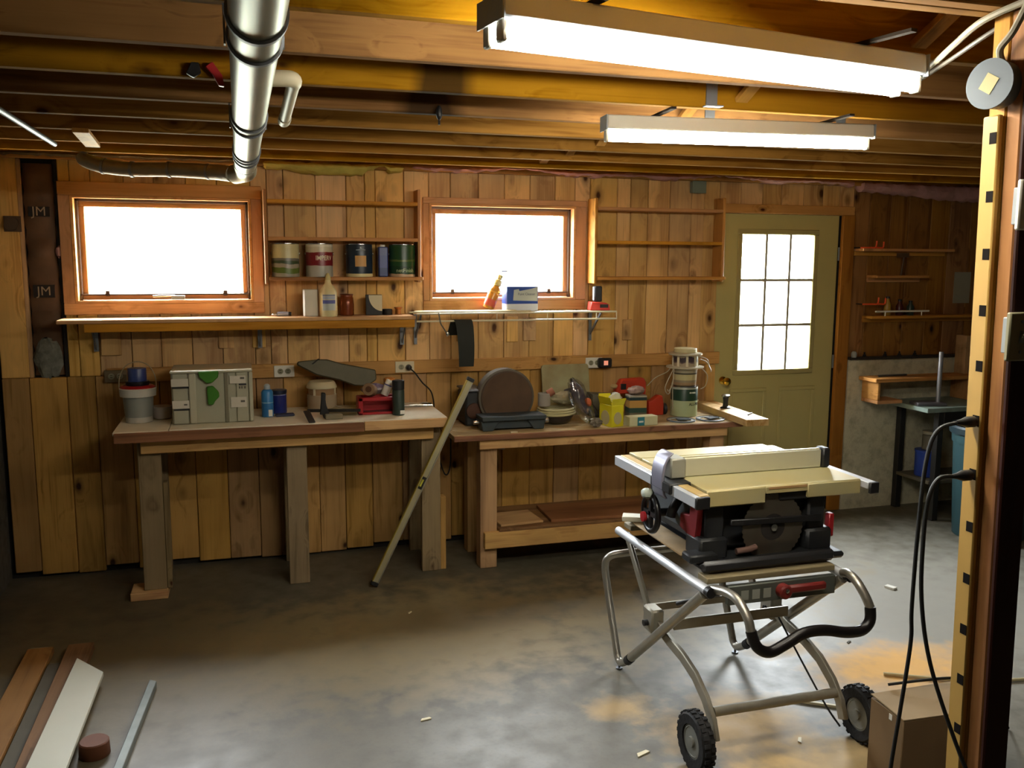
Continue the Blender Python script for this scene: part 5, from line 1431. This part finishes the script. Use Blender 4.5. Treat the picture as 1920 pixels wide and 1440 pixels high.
for X, sgn in ((1.50, -1), (2.06, 1)):
    # top side tube carrying the saw
    TB('top_rail', M_rail, [(X, -2.60, 0.612), (X, -1.84, 0.60)], 0.017)
    TB('end_plug', M_black, [(X, -2.625, 0.612), (X, -2.6005, 0.612)], 0.0185)
    # strut from the near top corner to the far foot
    TB('strut', M_alu, [(X, -2.58, 0.595), (X, -2.0, 0.105)], 0.019)
    TB('strut_sleeve', M_black, [(X, -1.995, 0.10), (X, -1.965, 0.075)], 0.0205)
    # foot loop
    xi = X + sgn * 0.0
    TB('foot_loop', M_alu, [(X, -1.964, 0.074), (X, -1.90, 0.036), (X, -1.865, 0.045), (X, -1.84, 0.09), (X, -1.74, 0.30), (X, -1.705, 0.40), (X - sgn * 0.02, -1.715, 0.445), (X - sgn * 0.09, -1.735, 0.46), (1.78, -1.74, 0.462)], 0.016, 6)
    TB('levelling_foot', M_galvd, [(X, -1.88, 0.0), (X, -1.88, 0.006), (X, -1.88, 0.0065), (X, -1.88, 0.035)], [0.014, 0.014, 0.005, 0.005])
    # flat curved leg running to the wheel
    cur = [(-2.13, 0.355), (-2.19, 0.325), (-2.29, 0.30), (-2.40, 0.285), (-2.50, 0.255), (-2.58, 0.205), (-2.63, 0.15), (-2.655, 0.09)]
    mb = MB()
    rings = []
    for i, (y, z) in enumerate(cur):
        a, b = cur[max(i - 1, 0)], cur[min(i + 1, len(cur) - 1)]
        d = Vector((b[0] - a[0], b[1] - a[1])).normalized()
        n_ = Vector((-d.y, d.x)) * 0.021
        x0 = X - sgn * 0.02
        rings.append([(x0 - 1.78 - 0.009, y + 2.25 - n_.x, z - n_.y), (x0 - 1.78 + 0.009, y + 2.25 - n_.x, z - n_.y), (x0 - 1.78 + 0.009, y + 2.25 + n_.x, z + n_.y), (x0 - 1.78 - 0.009, y + 2.25 + n_.x, z + n_.y)])
    mb.rings(rings)
    mb.build('wheel_leg', M_alud, st, bevel=0.003)
    # upper half of the scissor, a flat bar to the far top end
    MB().bar(P((X - sgn * 0.03, -2.10, 0.33))[0], P((X - sgn * 0.03, -1.86, 0.59))[0], 0.014, 0.036).build('scissor_bar', M_alud, st, bevel=0.003)
    MB().bb(X - sgn * 0.042 - 1.78, X + sgn * 0.012 - 1.78, 0.045, 0.13, 0.285, 0.385).build('pivot_bracket', M_alud, st, bevel=0.008)
    TB('pivot_bolt', M_black, [(X - sgn * 0.05, -2.165, 0.325), (X + sgn * 0.03, -2.165, 0.325)], 0.012)
    # wheel
    wx = X + sgn * 0.055
    w = MB().lathe([(0.06, -0.022), (0.092, -0.024), (0.1, -0.016), (0.102, 0.0), (0.1, 0.016), (0.092, 0.024), (0.06, 0.022), (0.06, -0.022)], n=40, axis='x', caps=False).build('tyre', M_rubber, st, (wx - 1.78, -2.655 + 2.25, 0.102))
    mb = MB()
    for k in range(24):
        a = 2 * math.pi * k / 24
        for q in (-1, 1):
            c = Vector((q * 0.011, 0.1015 * math.cos(a + q * 0.06), 0.1015 * math.sin(a + q * 0.06)))
            mb.box(c, (0.017, 0.006, 0.014), Matrix.Rotation(a + q * 0.06, 3, 'X'))
    mb.build('tread', M_rubber, w, smooth=False)
    MB().lathe([(0.0595, -0.016), (0.05, -0.018), (0.044, -0.008), (0.02, -0.010), (0.018, -0.024), (0.001, -0.025)], n=32, axis='x').build('rim', plain('grey_rim', '84847C', 0.45), w)
    MB().lathe([(0.0595, 0.016), (0.05, 0.018), (0.044, 0.008), (0.02, 0.010), (0.018, 0.024), (0.001, 0.025)], n=32, axis='x').build('rim', plain('grey_rim', '84847C', 0.45), w)
# cross members
TB('axle_tube', M_alud, [(1.53, -2.615, 0.175), (2.03, -2.615, 0.175)], 0.018)
MB().box(P((1.78, -2.30, 0.365))[0], (0.50, 0.012, 0.042)).build('cross_bar', M_alud, st, bevel=0.003)
MB().box(P((1.78, -2.04, 0.33))[0], (0.50, 0.012, 0.03)).build('cross_bar', M_alud, st, bevel=0.003)
TB('gas_strut', plain('dark_strut', '4A4A4A', 0.4, 0.5), [(1.66, -2.08, 0.35), (1.80, -2.45, 0.55)], 0.008)
# platform plates under the saw
for y0, y1 in ((-2.56, -2.49), (-1.92, -1.85)):
    MB().bb(1.52 - 1.78, 2.04 - 1.78, y0 + 2.25, y1 + 2.25, 0.618, 0.640).build('platform_bar', plain('dusty_bar', '8C7E5E', 0.6, 0.2, noise=0.3), st, bevel=0.003)
MB().bb(1.60 - 1.78, 2.04 - 1.78, -0.318, -0.295, 0.535, 0.605).build('front_plate', plain('plate_grey', '565A54', 0.5, 0.2), st, bevel=0.003)
for i in range(3):
    MB().bb(1.65 + 0.045 * i - 1.78, 1.68 + 0.045 * i - 1.78, -0.3195, -0.3185, 0.55, 0.585).build('pictogram', plain('pale_pictogram', '8E9088', 0.6), st, smooth=False)
lev = MB().lathe([(0.026, -0.318), (0.026, -0.345), (0.02, -0.35), (0.001, -0.35)], (1.815 - 1.78, 0, 0.572), 20, 'y').build('release_lever', plain('release_red', '701E1A', 0.5), st)
MB().bar(P((1.815, -2.585, 0.578))[0], P((1.975, -2.60, 0.585))[0], 0.02, 0.03).build('lever_arm', plain('release_red', '701E1A', 0.5), st, bevel=0.007)
MB().lathe([(0.008, -0.3505), (0.008, -0.355), (0.001, -0.356)], (1.815 - 1.78, 0, 0.58), 10, 'y').build('lever_bolt', M_steel, st)
# carry handle towards the viewer
H = [(1.52, -2.60, 0.618), (1.53, -2.68, 0.632), (1.535, -2.74, 0.625), (1.543, -2.785, 0.585), (1.548, -2.80, 0.545), (1.565, -2.812, 0.495), (1.61, -2.815, 0.472), (1.67, -2.815, 0.492), (1.74, -2.815, 0.522), (1.82, -2.815, 0.522), (1.90, -2.815, 0.505), (1.965, -2.812, 0.503), (2.0, -2.808, 0.53), (2.005, -2.80, 0.575), (1.995, -2.785, 0.61), (1.985, -2.75, 0.65), (1.99, -2.70, 0.66), (2.03, -2.62, 0.632)]
TB('handle_tube', M_alu, H[:5], 0.0155, 5)
TB('grip', M_blackg, H[4:14], 0.0185, 5, None, 18)
TB('handle_tube', M_alu, H[13:], 0.0155, 5)
TB('drive_cord', M_cord, [(2.0, -2.25, 0.36), (2.03, -2.38, 0.22), (2.06, -2.52, 0.08), (2.07, -2.6, 0.03)], 0.004, 5, None, 6)
t = thing('wood_scrap', 'small white wood scrap on the far corner of the saw stand', 'wood scrap', (1.515, -1.955, 0.6775), R(-28))
MB().bb(-0.045, 0.045, -0.03, 0.03, 0.0, 0.02).build('scrap', plain('white_wood', 'CFC9B4', 0.6), t, bevel=0.002)

# ================================================================== RIGHT CORNER
ZR = 0.775
rbn = thing('corner_bench', 'dark legged bench with a bluish worn top in the far corner', 'workbench', (4.30, -0.03, 0))
board('top', plain('worn_blue_top', '8FA096', 0.5, noise=0.5, nscale=10, col2='5A5E50'), 0.0, 1.55, -0.43, -0.004, ZR - 0.03, ZR, rbn, 0.003)
for x in (0.11, 1.42):
    for y in (-0.41, -0.055):
        board('leg', plain('dark_iron_leg', '1E1C1A', 0.6), x, x + 0.045, y, y + 0.045, 0.0, ZR - 0.0305, rbn, 0.002)
board('lower_shelf', plain('grey_lower_shelf', '5C5646', 0.7), 0.105, 1.5, -0.365, -0.05, 0.24, 0.262, rbn, 0.002)
board('end_rail', plain('dark_iron_leg', '1E1C1A', 0.6), 0.155, 1.419, -0.41, -0.39, ZR - 0.11, ZR - 0.0305, rbn, 0.002)
t = thing('bench_riser', 'low pine shelf riser standing at the back of the corner bench', 'shelf', (4.06, -0.056, 0))
board('top_board', M_shelf_x, 0.0, 1.6, -0.185, -0.003, 0.925, 0.95, t)
board('end_panel', wood('riser_pine', 'y', 'x', light='C9914A', dark='A8702E', knots=0.3, vary=0.05), 0.03, 0.05, -0.17, -0.003, 0.80, 0.9245, t)
board('end_panel', M_shelf_z, 0.78, 0.80, -0.17, -0.003, 0.776, 0.9245, t)
board('bottom_board', M_shelf_x, 0.03, 0.235, -0.17, -0.003, 0.776, 0.7995, t)
board('upright', M_bench_z, 0.80, 0.84, -0.10, -0.003, 0.9505, 1.22, t)
t = thing('steel_rule', 'flat steel tools lying on the pine riser', 'tool', (4.28, -0.13, 0.9505), R(4))
MB().prism([(-0.13, -0.012), (0.12, -0.008), (0.13, 0.004), (0.0, 0.018), (-0.11, 0.02)], 0.0, 0.012, 'z').build('blade', plain('dark_steel_tool', '6A6A66', 0.35, 0.7), t, bevel=0.002)
t = thing('column_stand', 'steel column on a flat base standing on the corner bench', 'stand', (4.43, -0.335, ZR + 0.0005), R(-14))
MB().bb(-0.115, 0.085, -0.055, 0.065, 0.0, 0.022).build('base', plain('base_steel', '6E6A70', 0.4, 0.5), t, bevel=0.003)
MB().cyl((0.05, 0.0, 0.0225), (0.05, 0.0, 0.36), 0.0145, None, 20).build('column', plain('column_steel', 'BFC0C8', 0.3, 0.8), t)
t = thing('waste_bin', 'tall round teal waste bin in front of the corner bench', 'bin', (4.53, -0.79, 0))
MB().lathe([(0.20, 0.0), (0.205, 0.004), (0.235, 0.60), (0.242, 0.602), (0.246, 0.66)], n=40).build('body', plain('teal_plastic', '2A464A', 0.45), t)
MB().lathe([(0.247, 0.66), (0.26, 0.662), (0.262, 0.70), (0.252, 0.712), (0.24, 0.705), (0.235, 0.60), (0.19, 0.02), (0.001, 0.02)], n=40).build('rim', plain('dark_teal', '1E2E34', 0.4), t)
t = thing('blue_pail', 'blue paint pail on the lower shelf of the corner bench', 'pail', (4.52, -0.24, 0.2625))
MB().lathe([(0.075, 0.0), (0.078, 0.003), (0.08, 0.17), (0.084, 0.172), (0.084, 0.182), (0.001, 0.183)], n=30).build('body', plain('blue_pail_paint', '1E3A94', 0.4, noise=0.2, nscale=12, col2='4A62A8'), t)
t = thing('jar_stack', 'pale jar with a lid standing on the blue pail', 'jar', (4.53, -0.24, 0.4455))
MB().lathe([(0.045, 0.0), (0.048, 0.003), (0.048, 0.1), (0.04, 0.11)], n=22).build('jar', plain('grey_jar', '6E6858', 0.4), t)
MB().lathe([(0.05, 0.11), (0.05, 0.13), (0.001, 0.132)], n=22).build('lid', plain('pale_lid', '9C9684', 0.4), t)
# ledges, clamps and bottles on the planks of the dark corner
for x0, x1, z, lab in ((4.0, 4.75, 1.80, 'narrow pine ledge highest on the dark corner wall'), (4.12, 4.55, 1.62, 'short brown ledge on the corner wall between two longer ones'), (4.1, 5.3, 1.345, 'long low ledge on the dark corner wall with bottles')):
    t = thing('wall_ledge', lab, 'shelf', (x0, 0, z), 0, 'ledges on the corner wall')
    board('shelf', M_shelf_x, 0, x1 - x0, -0.11, -0.002, 0, 0.018, t)
    board('cleat', M_shelf_x, 0, x1 - x0, -0.02, -0.002, -0.03, -0.0005, t)
tag(MB().cyl((4.12, -0.115, 1.395), (4.56, -0.115, 1.395), 0.006, None, 8).cyl((4.2, -0.115, 1.395), (4.2, -0.115, 1.3635), 0.004, None, 6).cyl((4.5, -0.115, 1.395), (4.5, -0.115, 1.3635), 0.004, None, 6).build('guard_rail', M_white), 'thin white rail along the front of the low corner ledge', 'rail')
for x, y, z, lab in ((4.05, -0.11, 1.8185, 'orange hook clamp at the end of the highest corner ledge'), (4.10, -0.10, 1.44, 'orange hook clamp above the low corner ledge beside the door casing')):
    t = thing('hook_clamp', lab, 'clamp', (x, y, z), 0, 'orange hook clamps in the corner')
    MB().tube([(-0.06, 0.02, 0.004), (0.0, 0.0, 0.005), (0.045, 0.0, 0.008), (0.052, 0.0, 0.05)], 0.0055, 8, 4).build('hook', plain('orange_plastic', 'E0501E', 0.45), t)
    MB().tube([(0.05, 0.0, 0.006), (0.09, 0.0, 0.004), (0.105, 0.0, 0.01), (0.108, 0.0, 0.045)], 0.0055, 8, 4).build('hook', plain('orange_plastic', 'E0501E', 0.45), t)
    MB().bar((-0.06, 0.02, 0.004), (-0.05, y * -1 - 0.003, 0.004), 0.006, 0.008).build('arm', M_black, t)
for x, h, c, lab in ((4.26, 0.13, '9C7A2C', 'slim yellow bottle on the low corner ledge'), (4.36, 0.11, '4A1A1C', 'dark red bottle on the low corner ledge'), (4.45, 0.10, '2A3A34', 'dark green bottle on the low corner ledge')):
    t = thing('small_bottle', lab, 'bottle', (x, -0.06, 1.3635), 0, 'bottles on the low corner ledge')
    MB().lathe([(0.022, 0.0), (0.024, 0.003), (0.024, h * 0.6), (0.012, h * 0.78), (0.011, h * 0.9)], n=18).build('body', plain('bottle_' + c, c, 0.35), t)
    MB().lathe([(0.013, h * 0.9), (0.013, h), (0.001, h + 0.001)], n=14).build('cap', M_black, t)
tag(MB().cyl((4.33, -0.09, 1.6385), (4.345, -0.09, 1.76), 0.008, None, 10).bb(4.30, 4.37, -0.11, -0.07, 1.76, 1.79).build('mallet', plain('dark_wood', '4A3420', 0.6)), 'small dark mallet standing on the short corner ledge', 'mallet')
tag(MB().bb(4.86, 5.0, -0.008, -0.002, 1.44, 1.66).build('paper_sheet', plain('dingy_paper', '8C8878', 0.8), smooth=False), 'dingy paper sheet pinned on the dark corner wall', 'paper')
for i, x in enumerate((4.12, 4.29, 4.41, 4.54)):
    lab = ('leftmost', 'second from left', 'third from left', 'rightmost')[i] + ' sill bolt along the concrete foundation top'
    t = thing('sill_bolt', lab, 'bolt', (x, -0.03, 1.0755), 0, 'bolts on the foundation sill')
    MB().lathe([(0.017, 0.0), (0.017, 0.006), (0.011, 0.0065), (0.011, 0.018), (0.006, 0.019), (0.006, 0.034), (0.001, 0.035)], n=8).build('bolt', M_dark, t)
t = thing('cable_clip', 'clear plastic knob at the sill beside the door casing', 'knob', (4.035, -0.03, 1.0755))
MB().lathe([(0.016, 0.0), (0.02, 0.01), (0.02, 0.03), (0.012, 0.042), (0.001, 0.044)], n=16).build('knob', plain('frosted_plastic', '9A9C9C', 0.2), t)

# ================================================================== FLOOR, NEAR VIEWER
bx = thing('cardboard_box', 'brown cardboard box on the floor behind the post', 'box', (2.21, -2.915, 0), R(-3))
M_card = plain('brown_cardboard', '7E6444', 0.8, noise=0.25, nscale=6)
MB().bb(-0.20, 0.20, -0.085, 0.085, 0.0, 0.262).build('carton', M_card, bx, bevel=0.003)
MB().add([(-0.2, -0.085, 0.2625), (0.2, -0.085, 0.2625), (0.2, 0.085, 0.28), (-0.2, 0.085, 0.27), (-0.2, -0.085, 0.2665), (0.2, -0.085, 0.2665), (0.2, 0.085, 0.284), (-0.2, 0.085, 0.274)], [(0, 1, 2, 3), (7, 6, 5, 4), (0, 4, 5, 1), (1, 5, 6, 2), (2, 6, 7, 3), (3, 7, 4, 0)]).build('top_flap', plain('pale_cardboard', '9C8460', 0.8), bx, smooth=False)
MB().bb(-0.2015, -0.2002, -0.03, -0.015, 0.235, 0.255).build('torn_spot', M_white, bx, smooth=False)
tag(MB().tube([(2.10, -2.80, 0.285), (2.2, -2.84, 0.305), (2.32, -2.86, 0.307), (2.5, -2.86, 0.27), (2.6, -2.8, 0.1), (2.7, -2.75, 0.006)], 0.005, 8, 6).build('box_cable', M_cord), 'black cable arching over the cardboard box', 'cord')
tag(MB().tube([(2.55, -2.25, 0.008), (2.9, -2.42, 0.008), (3.4, -2.5, 0.008)], 0.007, 8, 5).build('floor_cord', plain('pale_cord', 'C2B48A', 0.6)), 'pale cord on the floor right of the post', 'cord')
tag(MB().box((0, 0, 0), (0.032, 0.055, 0.012)).build('paper_scrap', M_white, None, (3.28, -1.41, 0.0062), R(20), 0.001, False), 'white scrap on the floor right of the saw', 'scrap')
tag(MB().bar((2.05, -2.34, 0.006), (2.24, -2.47, 0.006), 0.012, 0.01).build('wood_sliver', plain('pale_chip', 'D9CFAE', 0.6), smooth=False), 'thin wood sliver on the floor under the saw axle', 'wood sliver')
for i, (x, y, s_, rz, lab) in enumerate(((1.31, -2.52, 0.03, 0.3, 'pale chip on the floor left of the near wheel'), (0.75, -1.03, 0.014, 0.8, 'tiny pale chip on the floor below the spirit level'), (0.62, -2.07, 0.022, 0.1, 'pale shaving on the open floor in front of the benches'),
                                         (2.62, -1.93, 0.016, 0.5, 'dark crumb on the sawdust right of the saw'), (1.9, -2.6, 0.02, 0.9, 'pale chip on the floor under the black grip'))):
    tag(MB().prism([(-s_, -s_ * 0.35), (s_, -s_ * 0.2), (s_ * 0.8, s_ * 0.3), (-s_ * 0.6, s_ * 0.3)], 0.0, 0.004, 'z').build('wood_chip', plain('dark_crumb', '4A4436', 0.8) if i == 3 else plain('pale_chip', 'D9CFAE', 0.6), None, (x, y, 0.0005), rz), lab, 'wood chip')

# loose boards on the floor at left
def loose(name, mat, x0, x1, y0, y1, z0, z1, label, rz=0.0, endcut=0.0):
    cxm, cym = (x0 + x1) / 2, (y0 + y1) / 2
    w, l = (x1 - x0) / 2, (y1 - y0) / 2
    return tag(MB().prism([(-w, -l), (w, -l), (w, l - endcut), (-w, l)], 0.0, z1 - z0, 'z').build(name, mat, None, (cxm, cym, z0), rz, 0.002, False), label, 'board')


loose('loose_board', wood('floor_board', 'y', 'z', light='8A6234', dark='6A4824', knots=0.6), -0.945, -0.84, -2.9, -1.04, 0.0, 0.03, 'brown board lying farthest left on the floor')
loose('loose_board', plain('grey_weathered', '5C5444', 0.8, noise=0.3, nscale=8), -0.835, -0.785, -2.9, -1.20, 0.0, 0.02, 'narrow dark grey strip between the brown floor boards')
loose('loose_board', wood('floor_board', 'y', 'z', light='8A6234', dark='6A4824', knots=0.6), -0.78, -0.675, -2.9, -1.05, 0.0, 0.035, 'brown board under the white painted board on the floor')
loose('white_board', plain('white_paint', 'C9C6B2', 0.5, noise=0.12, nscale=5, col2='A8A088'), -0.735, -0.605, -2.9, -1.25, 0.0355, 0.055, 'white painted board with an angled end on the floor', R(-1.5), 0.17)
for x, y, lab in ((-0.70, -1.31, 'top'), (-0.63, -1.44, 'right'), (-0.64, -1.48, 'lower')):
    pass
loose('metal_strip', plain('grey_zinc', '7A7E78', 0.5, 0.3, noise=0.3), -0.468, -0.438, -2.9, -1.49, 0.0, 0.03, 'grey metal strip lying on the floor right of the white board', R(-5), 0.02)
t = thing('wood_disc', 'reddish brown round wood piece beside the white board', 'wood disc', (-0.545, -1.98, 0))
MB().lathe([(0.05, 0.0), (0.052, 0.003), (0.05, 0.05), (0.046, 0.054), (0.001, 0.054)], n=20).build('disc', plain('reddish_wood', '6E4026', 0.7, noise=0.3), t)
